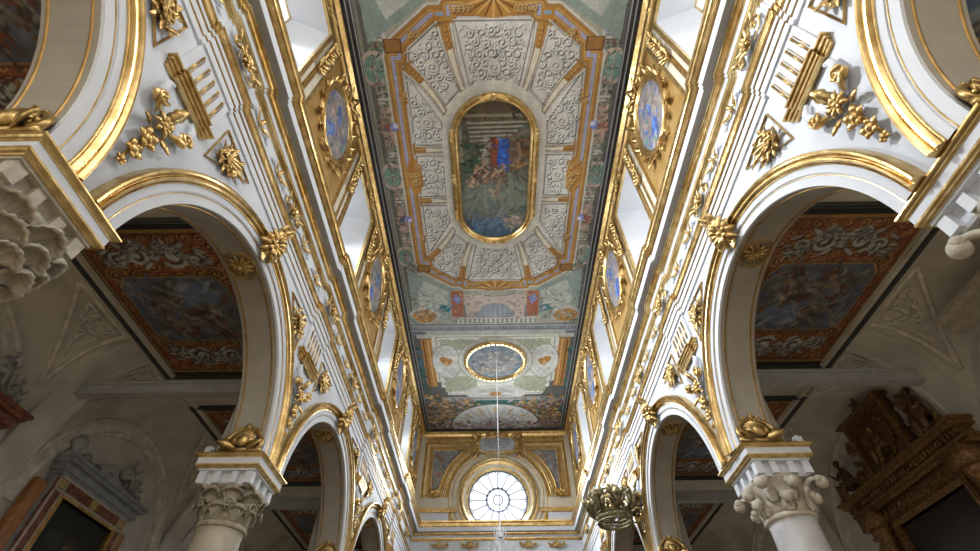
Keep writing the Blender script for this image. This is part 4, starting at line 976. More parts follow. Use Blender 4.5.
# triangular panel with leaf bouquet: right-angled, apex points to +X (local scale x mirrors it)
def tri_proto(sg):
    t = thing('triangular_leaf_panel', 'x', 'ornament'); A = [(0, 0, -.56), (0, 0, .44), (1.12*sg, 0, .38)]
    m = M(); F2 = [Vector(a) for a in A]; 
    cen = sum(F2, Vector())/3
    for i in range(3):
        a, b = F2[i], F2[(i+1) % 3]; ai, bi = a.lerp(cen, .11), b.lerp(cen, .11)
        m.add([a+Vector((0, -.01, 0)), b+Vector((0, -.01, 0)), b.lerp(cen, .04)+Vector((0, -.05, 0)), a.lerp(cen, .04)+Vector((0, -.05, 0)), ai+Vector((0, -.015, 0)), bi+Vector((0, -.015, 0))], [(0, 1, 2, 3), (3, 2, 5, 4)])
    m.build('frame', GOLDD, t, smooth=False)
    m = M(); c = Vector((.33*sg, -.03, .04))
    R = random.Random(4)
    for (a, l) in ((.05, .62), (.35, .36), (.75, .28), (1.3, .27), (1.9, .27), (2.5, .20), (3.3, .20), (4.0, .30), (4.45, .50), (4.9, .44), (5.35, .42), (5.9, .46)):
        m.leaf(c, (math.cos(a)*sg, 0, math.sin(a)), FR, l, .13, .35, R.uniform(-.1, .3), 3)
    for (a, l) in ((.1, .36), (.6, .24), (1.2, .2), (2.0, .2), (3, .16), (4.2, .26), (4.7, .32), (5.2, .28), (5.8, .34)):
        m.leaf(c+Vector((0, -.05, 0)), (math.cos(a)*sg, 0, math.sin(a)), FR, l, .10, .55, .5, 3)
    for i in range(30): m.leaf(c+Vector((R.uniform(-.2, .32)*sg, -.07, R.uniform(-.26, .22))), (R.uniform(-1, 1), 0, R.uniform(-1, 1)), FR, .16, .08, .6, .6, 2)
    for i in range(5): a = i*1.25; m.blob(c+Vector((.07*math.cos(a), -.12, .07*math.sin(a))), .05, 7, 5)
    m.scroll(c+Vector((.2*sg, 0, .12)), .08, 0, 1.1, sg, .025); m.scroll(c+Vector((-.12*sg, 0, -.2)), .07, 2, 1.1, sg, .025)
    m.v = [(x, y*.5, z) for x, y, z in m.v]; m.build('leaf_bouquet', GOLD, t); return Proto(t)
TRI = {1: tri_proto(1), -1: tri_proto(-1)}
# fluted bracket over the piers
t = thing('fluted_bracket', 'x', 'ornament'); m = M(); m.box(-.56, .56, -.07, 0, .10, 1.0)
m.build('bracket_block', WHITE, t, smooth=False); m = M()
for i in range(5):
    x = (i-2)*.19; m.tube([(x, -.075, .30), (x, -.075, .84)], .022, 6); m.blob((x, -.08, .84), .03, 6, 4); m.tube([(x+.05, -.072, .30), (x+.05, -.072, .84)], .010, 5)
m.build('flutes', GOLDD, t); m = M()
for (o, za, zb) in ((.0, -.12, -.07), (.02, -.07, -.05), (.02, -.05, .0), (.05, .0, .03), (.05, .03, .07), (.085, .07, .11)): m.box(-.60-o, .60+o, -.05-o, 0, za, zb); m.box(-.40-o*.6, .40+o*.6, -.11-o, 0, za, zb)
m.build('gilt_moulding', GOLD, t, smooth=False); BRK = Proto(t)
# blossom pendant with scrolled ears
t = thing('blossom_pendant', 'x', 'ornament'); m = M()
for q in (-1, 1):
    pts = [(q*.12, -.05, -.10), (q*.26, -.10, .06), (q*.38, -.12, .26), (q*.40, -.09, .46), (q*.30, -.06, .60)]; m.tube(pts, [.05, .07, .075, .06, .03], 7)
m.build('scrolled_ears', WHITE, t); m = M(); rosette(m, (0, -.08, -.10), .22, 7, 7, .3, .4, 8, 3)
for q in (-1, 1):
    m.blob((q*.34, -.12, .10), (.13, .09, .11), 9, 6); m.scroll((q*.34, -.18, .10), .12, 0, 1.2, q, .03); m.leaf((q*.15, -.08, -.05), (q, 0, .4), FR, .3, .14, .3, .2); m.leaf((q*.12, -.08, -.25), (q, 0, -.8), FR, .28, .13, .3, .2)
m.leaf((0, -.1, .05), (0, 0, 1), FR, .32, .18, .4, .3)
m.build('central_blossom', GOLD, t); m = M()
for (z, r) in ((-.52, .17), (-.84, .14), (-1.10, .08)):
    for i in range(5): a = 2*PI*i/5+z*3; m.leaf((0, -.05, z), (math.cos(a), 0, math.sin(a)), FR, r*1.15, r*.9, .5, .1, 1, 6)
    m.blob((0, -.10, z), r*.5, 7, 5)
m.tube([(0, -.03, -.3), (.02, -.04, -.7), (0, -.03, -1.1)], .025, 5)
m.build('hanging_flowers', GOLD, t); PEN = Proto(t)
# frieze ornaments
t = thing('frieze_bouquet', 'x', 'ornament'); m = M(); bouquet(m, (0, -.02, -.05), .30, 2, 1, 9, 3.4); rosette(m, (0, -.06, -.02), .18, 6, 6, .3, .4); m.build('leaves', GOLD, t)
m = M()
for q in (-1, 1): m.scroll((q*.36, -.01, 0), .12, 0, 1.3, q, .03, tail=(q*.12, 0, -.18)); m.leaf((q*.3, -.02, .05), (q, 0, .3), FR, .25, .11, .3, .2)
m.build('side_scrolls', GOLD, t); FRB = Proto(t)
t = thing('frieze_sprig', 'x', 'ornament'); m = M()
for q in (-1, 1): m.scroll((q*.16, -.01, 0), .09, 0, 1.2, q, .022, tail=(0, 0, -.12)); m.leaf((q*.1, -.01, 0), (q, 0, .2), FR, .34, .11, .2, .2)
m.leaf((0, 0, 0), (0, 0, 1), FR, .22, .12, .3, .3); m.leaf((0, 0, 0), (0, 0, -1), FR, .2, .1, .3, .3); m.blob((0, -.05, 0), .05, 7, 5)
m.build('leaves', GOLD, t); m = M()
for q in (-1, 1):
    m.scroll((q*.42, -.01, .02), .07, PI, 1.1, -q, .018, tail=(q*.2, 0, -.06)); m.leaf((q*.40, 0, -.02), (q, 0, -.2), FR, .2, .08, .2, .1)
m.build('tendrils', WHITE, t); FRS = Proto(t)

OB = {0: 'nearest', 1: 'second', 2: 'third', 3: 'fourth'}
for s in (-1, 1):
    r = ROT[s]
    for k in (-1, 0, 1, 2):
        c = ac(s, k); nm = {-1: 'cut by the top edge of the photo', 0: 'the widest one in the photo', 1: 'the middle one', 2: 'the farthest and smallest'}[k]
        if vis(wx(s, .1), c, 7.75): KEY.put((wx(s, .14), c-.22, 7.84), (.35, 0, r[2]), 'gilt flower at the crown of %s arch, %s' % (SN[s], nm), 'gilt flowers at the arch crowns', (.85, .85, .85))
        if vis(wx(s, -.37), c, 7.3): MED.put((wx(s, -.375), c, ZC+RI-.01), (PI/2, 0, 0), 'gilt oval medallion under the crown of %s arch, %s' % (SN[s], nm), 'medallions under the arches')
        if vis(wx(s, -.4), c+2.75, 4.9): SHELL.put((wx(s, -.375), c+RI-.04, ZI), (-.10, 0, 0), 'gilt shell on impost at far foot of %s arch, %s' % (SN[s], nm.replace('cut by the top edge of the photo', 'at the photo edge')), 'gilt shells on the imposts', (1.05, 1.1, 1.3))
    for k in (0, 1, 2, 3):
        c = pc(s, k); nm = OB[k]
        if vis(wx(s, .1), c, 7.6): BRK.put((wx(s, 0), c, 7.36), r, 'fluted white bracket with gilt moulding on %s wall, the %s pier from the camera' % (SN[s], nm), 'fluted brackets over the piers')
        if k < 3 and vis(wx(s, .1), c, 6.4): PEN.put((wx(s, 0), c, 6.56), r, 'gilt blossom pendant hanging between arches on %s wall, %s from the camera' % (SN[s], nm), 'blossom pendants between the arches')
        for q in (-1, 1):
            y = c+q*.84; lx = q if s < 0 else -q
            if vis(wx(s, 0), y+q*.4, 7.6) and not (k == 3 and q > 0): TRI[lx].put((wx(s, 0), y, 7.72), r, 'triangular gilt leaf panel on %s wall, %s side of the %s fluted bracket' % (SN[s], 'near' if q < 0 else 'far', nm), 'triangular leaf panels in the spandrels')
            if vis(wx(s, 0), c+q*1.2, 9.3): FRS.put((wx(s, .05), c+q*1.25, 9.30), r, 'small sprig on %s frieze just %s the %s frieze bouquet' % (SN[s], 'before' if q < 0 else 'beyond', nm), 'small sprigs on the friezes', (.8, .8, .8))
        if vis(wx(s, .1), c, 9.3): FRB.put((wx(s, .17), c, 9.30), r, 'large gilt bouquet on %s frieze, %s from the camera, on its breaking-forward block' % (SN[s], nm), 'large gilt bouquets on the friezes')
        if vis(wx(s, .1), ac(s, k), 9.3): FRB.put((wx(s, .06), ac(s, k), 9.30), r, 'gilt frieze bouquet midway between blocks on %s frieze, %s from the camera' % (SN[s], nm), 'gilt frieze bouquets between the blocks', (.95, .95, .95))
        if k < 3:
            for q in (-1, 1):
                yy = ac(s, k)+q*1.0
                if vis(wx(s, .1), yy, 9.3): FRS.put((wx(s, .05), yy, 9.30), r, 'small sprig on %s frieze just %s the %s mid-span bouquet' % (SN[s], 'before' if q < 0 else 'beyond', nm), 'small sprigs on the friezes', (.8, .8, .8))

# ------------------------------------------------------------------ clerestory: oval paintings and festoons between the windows
def ovals():
    t = thing('oval_painting', 'x', 'painting'); n = 44
    m = M(); pf = [(-.06, .0), (-.05, .05), (.02, .10), (.07, .06), (.12, .11), (.17, .09), (.20, 0)]; k = len(pf)
    for i in range(n):
        q = 2*PI*i/n; nx_, nz_ = math.cos(q)/1.02, math.sin(q)/1.36; l = math.hypot(nx_, nz_)
        for (o, h) in pf: m.v.append((1.02*math.cos(q)+nx_/l*o, -h, 1.36*math.sin(q)+nz_/l*o))
    for i in range(n):
        for j in range(k-1): m.f.append((i*k+j, ((i+1) % n)*k+j, ((i+1) % n)*k+j+1, i*k+j+1)); m.m.append(0)
    hard(m.build('gilt_frame', GOLD, t), 40)
    for q in (-1, 1):
        m = M()
        for i in range(7):
            a = -1.1+2.2*i/6; px, pz = q*(1.20*math.cos(a)), 1.55*math.sin(a)
            m.leaf((px, -.05, pz), (q*.4, 0, 1 if i > 2 else -1), FR, .34, .17, .3, .3, 2); m.scroll((px+q*.12, -.04, pz), .09, a, 1.1, q, .028)
        m.scroll((q*.32, -.05, 1.72), .16, PI/2, 1.2, q, .04); m.scroll((q*.30, -.05, -1.66), .13, -PI/2, 1.2, -q, .035); m.leaf((q*.1, -.08, 1.6), (q, 0, .5), FR, .5, .2, .3, .2)
        m.leaf((q*.85, -.05, 1.2), (q, 0, 1), FR, .4, .2, .3, .3); m.leaf((q*.85, -.05, -1.2), (q, 0, -1), FR, .4, .2, .3, .3)
        m.build('side_leaves', GOLD, t)
    m = M(); m.leaf((0, -.1, 1.5), (0, 0, 1), FR, .45, .26, .3, .4); m.blob((0, -.16, 1.55), (.13, .09, .12)); m.leaf((0, -.08, -1.45), (0, 0, -1), FR, .4, .22, .3, .3)
    m.build('leaf_crest', GOLD, t); return t
def ovpaint(seed):
    global random
    P = Paint(-1.02, 1.02, -1.36, 1.36, .03, (.26, .23, .22)); R = random.Random(seed); 
    for i in range(40): P.ell(R.uniform(-.9, .9), R.uniform(-1.2, 1.2), R.uniform(.12, .35), R.uniform(.1, .25), R.choice(((.30, .27, .27), (.20, .20, .24), (.34, .30, .26), (.26, .27, .34), (.16, .13, .12))), .5, R.random()*3, .8)
    P.ell(R.uniform(-.2, .2), .45, .26, .42, (.06, .12, .34), 1, .2, .3); P.ell(.1, .3, .13, .3, (.12, .26, .62), 1, .2, .4); P.ell(-.05, .9, .13, .15, (.45, .34, .28), 1, 0, .3)
    P.ell(R.uniform(-.3, .2), -.65, .3, .5, (.05, .10, .36), 1, -.4, .3); P.ell(-.15, -.6, .14, .4, (.12, .26, .64), 1, -.4, .4); P.fig(.4, -.2, .55, (.30, .26, .24), (.34, .3, .3), .3, seed=seed); P.fig(-.45, -.1, .5, (.24, .22, .24), (.3, .26, .22), -.3, seed=seed+1)
    P.clutter(-1, 1, -1.35, 1.35, [(.28, .25, .24), (.16, .15, .17), (.36, .32, .28), (.05, .12, .42), (.22, .22, .28), (.10, .22, .20)], 150, .26, seed)
    P.noise(.25, .3); P.noise(.2, .08)
    return P
OV0 = None
for s in (-1, 1):
    for k in (0, 1, 2, 3):
        c = ac(s, k)-.05 if k < 3 else ac(s, k)-.35
        lab = 'gilt-framed oval wall painting with blue robes, %s one of the %s wall' % (OB[k], SN[s])
        if OV0 is None: OV0 = ovals(); t = OV0; t.location = (wx(s, 0), c, 14.05); t.rotation_euler = ROT[s]; t['label'] = lab
        else: t = dup(OV0base, (wx(s, 0), c, 14.05), ROT[s], lab)
        t['group'] = 'oval paintings between the clerestory windows'
        if k == 0 and s == -1:
            OV0base = t
            # keep a bare copy source: children are frame and crest only while copying
        cv_ = ovpaint(10+k+5*(s > 0)).mesh('canvas', keep=lambda X, Y: (X/1.0)**2+(Y/1.34)**2 < 1, T=lambda X, Y: (X, 0*X-.02, Y))
        t['_cv'] = cv_.name
for t in [o for o in bpy.data.objects if o.get('_cv')]:
    bpy.data.objects[t['_cv']].parent = t; del t['_cv']
# hanging leaf festoons beside the windows
t = thing('leaf_festoon', 'x', 'ornament'); m = M(); R = random.Random(5)
m.tube([(.05*math.sin(i), -.03, .9-i*.2) for i in range(10)], .03, 5); m.build('stem', GOLD, t); m = M()
for i in range(10):
    z = .9-i*.2
    for q in (-1, 1): m.leaf((.03*q, -.04, z), (q*.8, 0, R.uniform(.3, .9)), FR, R.uniform(.18, .3), .12, .35, .2, 2, 7)
    if i % 3 == 0: m.blob((0, -.09, z), .07, 7, 5)
rosette(m, (0, -.05, 1.05), .2, 6, 6, .3, .3); m.build('leaves', GOLD, t); FES = Proto(t)
for s in (-1, 1):
    for k in (0, 1, 2, 3):
        for q in (-1, 1):
            y = pc(s, k)+q*(WINW+.42)
            if vis(wx(s, 0), y, 14.6): FES.put((wx(s, .05), y, 14.35), ROT[s], 'hanging gilt leaf festoon at the %s side of the %s window, %s wall' % ('near' if q < 0 else 'far', OB[k], SN[s]), 'leaf festoons beside the windows')
t = thing('window_crest', 'x', 'ornament'); m = M(); bouquet(m, (0, -.03, 0), .36, 6, .7, 9, 3.0); m.build('leaves', GOLD, t); m = M()
for q in (-1, 1): m.scroll((q*.5, -.03, .0), .13, 0, 1.2, q, .035, tail=(q*.15, 0, -.1)); m.leaf((q*.55, -.02, 0), (q, 0, -.1), FR, .4, .14, .3, .2)
m.build('side_scrolls', GOLD, t); CRS = Proto(t)
for s in (-1, 1):
    for k in (0, 1, 2, 3):
        if vis(wx(s, 0), pc(s, k), 15.6): CRS.put((wx(s, .08), pc(s, k), 15.60), ROT[s], 'gilt scroll crest above the %s clerestory window of the %s wall' % (OB[k], SN[s]), 'gilt crests above the clerestory windows')

# ------------------------------------------------------------------ end wall dressings
def inset(sg, e):
    """panel outline between the rose and the corner, shrunk by e (sg -1 left, 1 right), as wall x, z"""
    xo = (-4.42 if sg < 0 else 4.45); xo -= sg*(e if True else 0); xo = xo; zt = 15.42-e; zb = 11.98+e; rr = 3.22+e; xi = RC+sg*(1.75+e*.6)
    pts = [(xo, zb)]
    # bottom edge to the arc
    xb = RC+sg*math.sqrt(max(.01, rr*rr-(zb-RZ)**2)); pts.append((xb, zb))
    a1 = math.atan2(zb-RZ, abs(xb-RC)); a2 = math.acos(min(1, abs(xi-RC)/rr))
    for i in range(1, 14):
        a = a1+(a2-a1)*i/13; pts.append((RC+sg*rr*math.cos(a), RZ+rr*math.sin(a)))
    pts += [(xi, zt), (xo, zt)]; return pts
for sg in (-1, 1):
    t = thing('framed_fresco', 'framed fresco of small figures with curved edge, %s of the round window' % ('left' if sg < 0 else 'right'), 'painting', (0, YE, 0), group='frescoes beside the rose window')
    m = M()
    for e, w_ in ((.02, .05), (.14, .03), (.42, .04)):
        p = inset(sg, e); p = [(a, -.04, b) for a, b in p]; m.tube(p+[p[0]], w_, 6, cap=False)
    m.build('gilt_frame', GOLD, t)
    p0, p1 = inset(sg, .02), inset(sg, .16); m = M(); n = len(p0)
    m.add([(a, -.03, b) for a, b in p0]+[(a, -.03, b) for a, b in p1], [(i, (i+1) % n, n+(i+1) % n, n+i) for i in range(n)]); m.build('white_border', CREAM, t, smooth=False)
    pin = inset(sg, .42); xs = [p[0] for p in pin]; P = Paint(min(xs), max(xs), 12.3, 15.1, .03, (.24, .27, .30))
    for i in range(26): P.ell(random.uniform(min(xs), max(xs)), random.uniform(12.3, 15), random.uniform(.15, .5), random.uniform(.1, .25), random.choice(((.30, .32, .34), (.36, .34, .28), (.18, .2, .22), (.2, .26, .3))), .6, 0, .8)
    for i in range(9): P.fig(random.uniform(min(xs)+.3, max(xs)-.3), random.uniform(12.8, 14.6), .5, random.choice(((.34, .16, .1), (.4, .36, .3), (.12, .14, .22), (.25, .2, .12))), (.3, .27, .22), random.uniform(-.5, .5), seed=i)
    P.clutter(min(xs), max(xs), 12.4, 15, [(.26, .29, .32), (.34, .16, .1), (.4, .36, .3), (.12, .13, .18), (.3, .26, .2), (.2, .24, .2)], 260, .3, 4+sg)
    P.noise(.25, .3)
    P.mesh('canvas', keep=lambda X, Y: P.inpoly(pin, X, Y), T=lambda X, Y: (X, 0*X-.02, Y), parent=t)
t = thing('crest', 'x', 'ornament'); m = M(); bouquet(m, (0, -.05, 0), .42, 3, 1, 7, 2.4); m.build('leaves', GOLD, t); m = M()
for q in (-1, 1): m.scroll((q*.28, -.06, -.05), .14, PI/2, 1.2, q, .045, tail=(q*.02, 0, -.25))
m.blob((0, -.10, -.02), (.14, .09, .16)); m.build('scrolls', GOLDD, t); CR = Proto(t)
for sg in (-1, 1): CR.put((RC+sg*3.85, YE-.10, 12.12), (0, 0, 0), 'small gilt crest at foot of the framed fresco %s of the round window' % ('left' if sg < 0 else 'right'), 'crests below the end wall frescoes')
for i, (x, nm) in enumerate(((-3.2, 'left outer'), (-1.5, 'left inner'), (1.8, 'right inner'), (3.4, 'right outer'))):
    FRB.put((x, YE-.06, 9.3), (0, 0, 0), 'gilt bouquet on the end wall frieze under the round window, %s one' % nm, 'gilt bouquets on the end wall frieze')
t = thing('inscription_cartouche', 'white inscription cartouche in scrolled gilt frame above the round window', 'plaque', (.16, YE-.06, 15.3))
pts = []
for i in range(48):
    q = 2*PI*i/48; c_, s_ = math.cos(q), math.sin(q); k = (abs(c_)**4+abs(s_)**4)**-.25; pts.append((1.16*c_*k*(1+.05*math.cos(6*q)), .50*s_*k*(1+.08*math.cos(8*q))))
m = M(); m.add([(0, -.12, 0)]+[(a, -.09, b) for a, b in pts]+[(a*1.04, 0, b*1.04) for a, b in pts], [(0, 1+i, 1+(i+1) % 48) for i in range(48)]+[(1+i, 49+i, 49+(i+1) % 48, 1+(i+1) % 48) for i in range(48)])
m.build('tablet', WHITE, t); m = M(); m.tube([(a*1.06, -.10, b*1.10) for a, b in pts+pts[:1]], .085, 6, cap=False)
for q in (-1, 1):
    m.scroll((q*1.42, -.10, .25), .28, PI/2, 1.3, q, .09); m.scroll((q*1.40, -.10, -.35), .26, -PI/2, 1.3, -q, .08); m.scroll((q*.6, -.12, .64), .24, PI/2, 1.2, q, .08); m.scroll((q*.55, -.12, -.62), .18, -PI/2, 1.2, q, .06); m.leaf((q*1.3, -.08, .4), (q, 0, .9), FR, .5, .3, .3, .2); m.leaf((q*1.3, -.08, -.5), (q*.4, 0, -1), FR, .6, .3, .3, .2)
    m.leaf((q*.9, -.06, .52), (q, 0, .4), FR, .5, .2, .3, .2); m.leaf((q*.1, -.06, .6), (q, 0, .5), FR, .5, .22, .3, .2)
m.leaf((0, -.08, .5), (0, 0, 1), FR, .35, .3, .3, .3); m.blob((0, -.15, .62), (.14, .09, .12)); m.build('gilt_frame', GOLD, t); m = M(); R = random.Random(9)
for z, hw in ((.30, .85), (.17, .80), (.02, .88), (-.11, .7), (-.24, .45)):
    x = -hw
    while x < hw:
        l = R.uniform(.05, .11); m.box(x, x+l*.3, -.145, -.12, z-.04, z+.04); m.box(x, x+l*.8, -.145, -.12, z+(.02 if R.random() < .5 else -.035), z+(.04 if R.random() < .5 else -.015)); x += l+.035
m.build('inscription', LEAD, t, smooth=False)

# ------------------------------------------------------------------ hanging crown lamp and chandelier
t = thing('crown_lamp', 'large open brass crown lamp held on iron bracket before the right wall', 'lamp', (3.95, 16.55, 6.38))
m = M(); n = 64
for (z, r, w_) in ((-.40, .56, .04), (-.16, .60, .04), (-.28, .585, .02)): m.tube([(r*math.cos(2*PI*i/n), r*math.sin(2*PI*i/n), z) for i in range(n+1)], w_, 6, cap=False)
for i in range(48):
    a = 2*PI*i/48; b = a+PI/24; m.tube([(.565*math.cos(a), .565*math.sin(a), -.40), (.60*math.cos(b), .60*math.sin(b), -.16)], .016, 4); m.tube([(.565*math.cos(b), .565*math.sin(b), -.40), (.60*math.cos(a), .60*math.sin(a), -.16)], .016, 4)
m.build('pierced_band', BRASS, t); m = M()
for i in range(8):
    a = 2*PI*i/8; d = Vector((math.cos(a), math.sin(a), 0)); tg = Vector((-d.y, d.x, 0)); b0 = d*.60+Vector((0, 0, -.14)); W = lambda u, v, z: d*u+tg*v+Vector((0, 0, z))
    m.tube([W(.60, 0, -.14), W(.80, 0, .02), W(.86, 0, .22), W(.74, 0, .42), W(.60, 0, .50)], [.06, .10, .12, .09, .04], 7)
    for q in (-1, 1):
        m.tube([W(.60, q*.05, -.14), W(.80, q*.16, .02), W(.82, q*.24, .18), W(.72, q*.20, .32), W(.66, q*.10, .28)], [.05, .07, .07, .05, .03], 6)
        m.scroll(W(.80, q*.22, .12), .09, 0, 1.2, q, .03, tg, (0, 0, 1), d); m.leaf(W(.74, q*.12, .15), (tg*q*.5+Vector((0, 0, 1))), d, .34, .16, .3, .3, 2)
    m.blob(W(.62, 0, .54), .09, 8, 6); m.leaf(W(.86, 0, .05), (0, 0, 1), d, .40, .26, .3, .2)
m.build('leaf_crest', BRASS, t); m = M()
for i in range(4): a = 2*PI*i/4+.4; m.tube([(.60*math.cos(a), .60*math.sin(a), .45), (.4*math.cos(a), .4*math.sin(a), .66), (.08*math.cos(a), .08*math.sin(a), .74)], .04, 5)
m.blob((0, 0, .80), .10); m.build('arches', BRASS, t); m = M()
m.tube([(.58, 0, -.16), (.97, 0, -.16)], .03, 6); m.tube([(.56, 0, -.38), (.9, 0, -.42), (.96, 0, -.3)], .022, 6); m.build('bracket', IRON, t)
t = thing('crystal_chandelier', 'crystal glass chandelier hanging in the nave before the end wall', 'chandelier', (.12, 19.0, 5.55)); t.scale = (.75, .75, .75)
m = M(); m.lathe([(.02, 2.0), (.05, 1.9), (.03, 1.75), (.09, 1.6), (.05, 1.45), (.12, 1.25), (.05, 1.1), (.16, .85), (.07, .65), (.2, .3), (.09, .05), (.22, -.2), (.05, -.5), (.01, -.6)], n=12); m.build('stem', CRYSTAL, t); m = M()
for i in range(6):
    for sx in (0,): a = 2*PI*i/6; m.blob((.09*math.cos(a), .09*math.sin(a), 1.1), .05, 6, 4); m.blob((.1*math.cos(a), .1*math.sin(a), .45), .05, 6, 4)
m.build('dark_knops', IRON, t)
for (z, r, na) in ((1.15, .30, 6), (.45, .62, 8), (-.1, .95, 12)):
    for i in range(na):
        a = 2*PI*i/na+z; d = Vector((math.cos(a), math.sin(a), 0)); m = M()
        m.tube([d*.08+Vector((0, 0, z)), d*r*.45+Vector((0, 0, z-.12)), d*r*.85+Vector((0, 0, z+.02)), d*r+Vector((0, 0, z+.18))], .022, 5); m.lathe([(.02, z+.16), (.07, z+.2), (.02, z+.22), (.02, z+.36), (.005, z+.38)], (d.x*r, d.y*r), 8)
        for j in range(4): m.blob(d*(r*(.4+.2*j))+Vector((0, 0, z-.16-.03*(j % 2))), (.022, .022, .06), 5, 4)
        m.build('arm', CRYSTAL, t)
m = M(); m.tube([(0, 0, 1.98), (0, 0, (H-5.57)/.75)], .019, 6); m.build('suspension_cable', CABLE, t)

# ------------------------------------------------------------------ altarpieces in the aisles
def figure(m, c, sc, lean=0, seat=True, fx=1):
    """small draped stucco figure: body, head, arms, knees; c is the seat point; faces fx along X"""
    c = Vector(c); T = lambda x, y, z: c+Vector((fx*x*sc, y*sc, z*sc))
    m.tube([T(0, 0, -.1), T(0, 0, .15), T(.02, lean*.3, .42), T(.03, lean*.5, .62)], [.20*sc, .22*sc, .19*sc, .10*sc], 10)
    m.tube([T(.03, lean*.5, .6), T(.05, lean*.6, .72)], [.07*sc, .06*sc], 8); m.blob(T(.07, lean*.65, .82), (.10*sc, .09*sc, .12*sc), 10, 8); m.blob(T(.03, lean*.65, .88), (.11*sc, .10*sc, .09*sc), 8, 6)
    for q in (-1, 1):
        m.tube([T(.03, q*.17+lean*.5, .56), T(.14, q*.28+lean*.4, .36), T(.32, q*.20+lean*.6, .34+.12*q)], [.075*sc, .06*sc, .04*sc], 7); m.blob(T(.36, q*.19+lean*.6, .36+.12*q), .045*sc, 6, 5)
        m.tube([T(0, q*.10, 0), T(.34, q*.14+lean*.8, .04), T(.36, q*.13+lean*.9, -.38)], [.13*sc, .11*sc, .07*sc], 8); m.blob(T(.43, q*.13+lean*.9, -.42), (.10*sc, .05*sc, .05*sc), 6, 5)
def marble_altar(y, label, rich, group):
    t = thing('altarpiece', label, 'altarpiece', (-XA, y, FZ), group=group); Z = lambda z: z-FZ
    m = M(); m.box(.05, .22, -1.52, 1.52, 0, Z(5.22)); m.box(.05, 1.2, -1.3, 1.3, 0, Z(-.5)); m.build('marble_body', GREYM, t, smooth=False)
    m = M(); m.box(.22, .30, -1.42, 1.42, Z(4.92), Z(5.16)); m.box(.22, .30, -1.42, -1.18, Z(.2), Z(4.9)); m.box(.22, .30, 1.18, 1.42, Z(.2), Z(4.9)); m.build('red_marble_panels', REDM, t, smooth=False)
    m = M()
    for yy in (-1.3, 0, 1.3): m.box(.30, .33, yy-.11, yy+.11, Z(4.94), Z(5.14))
    m.build('yellow_marble_inlay', YELM, t, smooth=False)
    m = M(); m.box(.30, .34, -1.44, 1.44, Z(5.15), Z(5.20)); m.box(.30, .34, -1.44, 1.44, Z(4.86), Z(4.92))
    for yy in (-1.44, -1.17, 1.13, 1.40): m.box(.30, .34, yy, yy+.045, Z(.2), Z(5.18))
    m.build('white_marble_lines', STONE, t, smooth=False)
    m = M()
    for q in (-1, 1): m.box(.05, .20, *sorted((q*1.52, q*1.86)), Z(0), Z(4.95))
    m.build('orange_marble_flanks', ORM, t, smooth=False)
    m = M()
    for (x, o, za, zb) in ((.36, .0, 5.20, 5.26), (.42, .06, 5.26, 5.34), (.40, .04, 5.34, 5.44), (.52, .14, 5.44, 5.52), (.58, .2, 5.52, 5.60)): m.box(.05, x, -1.55-o, 1.55+o, Z(za), Z(zb))
    m.build('cornice', GREYM if rich else REDM, t, smooth=False)
    m = M(); W2, Z0, Z1 = 1.06, .3, 4.78
    for (ya, yb, za, zb) in ((-W2-.08, W2+.08, Z1, Z1+.08), (-W2-.08, -W2, Z0, Z1), (W2, W2+.08, Z0, Z1)): m.box(.22, .36, ya, yb, Z(za), Z(zb)); m.box(.22, .39, ya+.025, yb-.025, Z(za), Z(zb)-.02)
    fr = m.build('gilt_frame', GOLDD, t, smooth=False)
    P = Paint(-W2, W2, Z(Z0), Z(Z1), .03, (.012, .014, .012))
    for i in range(14): P.ell(random.uniform(-.6, .6), Z(random.uniform(1.5, 4.3)), random.uniform(.15, .35), random.uniform(.15, .4), random.choice(((.05, .06, .03), (.07, .05, .03), (.04, .05, .04))), .7, random.random(), .8)
    P.fig(0, Z(3.6), .8, (.07, .08, .05), (.1, .08, .05), 0, (.12, .08, .05)); P.mesh('canvas', T=lambda X, Y: (0*X+.24, X, Y), parent=fr)
    m = M(); m.box(.08, .40, -.55, .45, Z(5.60), Z(5.78)); m.tube([(.2, -.5, Z(5.76)), (.2, 0, Z(6.0)), (.2, .45, Z(5.76))], .13, 8)
    for q in (-1, 1): m.scroll((.2, q*.95, Z(5.82)), .22, 0, 1.2, q, .07, (0, 1, 0), (0, 0, 1), (1, 0, 0))
    m.build('pediment', SCULPT, t, smooth=False)
    m = M(); m.lathe([(.10, Z(5.6)), (.16, Z(5.7)), (.06, Z(5.78)), (.20, Z(5.95)), (.18, Z(6.05)), (.08, Z(6.1)), (.1, Z(6.16))], (.25, -1.5), 14); m.build('urn', SCULPT, t)
    m = M(); figure(m, (.25, .50, Z(6.0)), .62, .5); figure(m, (.25, 1.15, Z(5.75)), .5, .3); m.build('sculpted_figures', SCULPT, t)
    return t
marble_altar(12.40, 'grey and red marble altarpiece with dark painting, lower left aisle wall', True, None)
marble_altar(7.35, 'marble altarpiece whose cornice corner shows at the left edge', False, None)
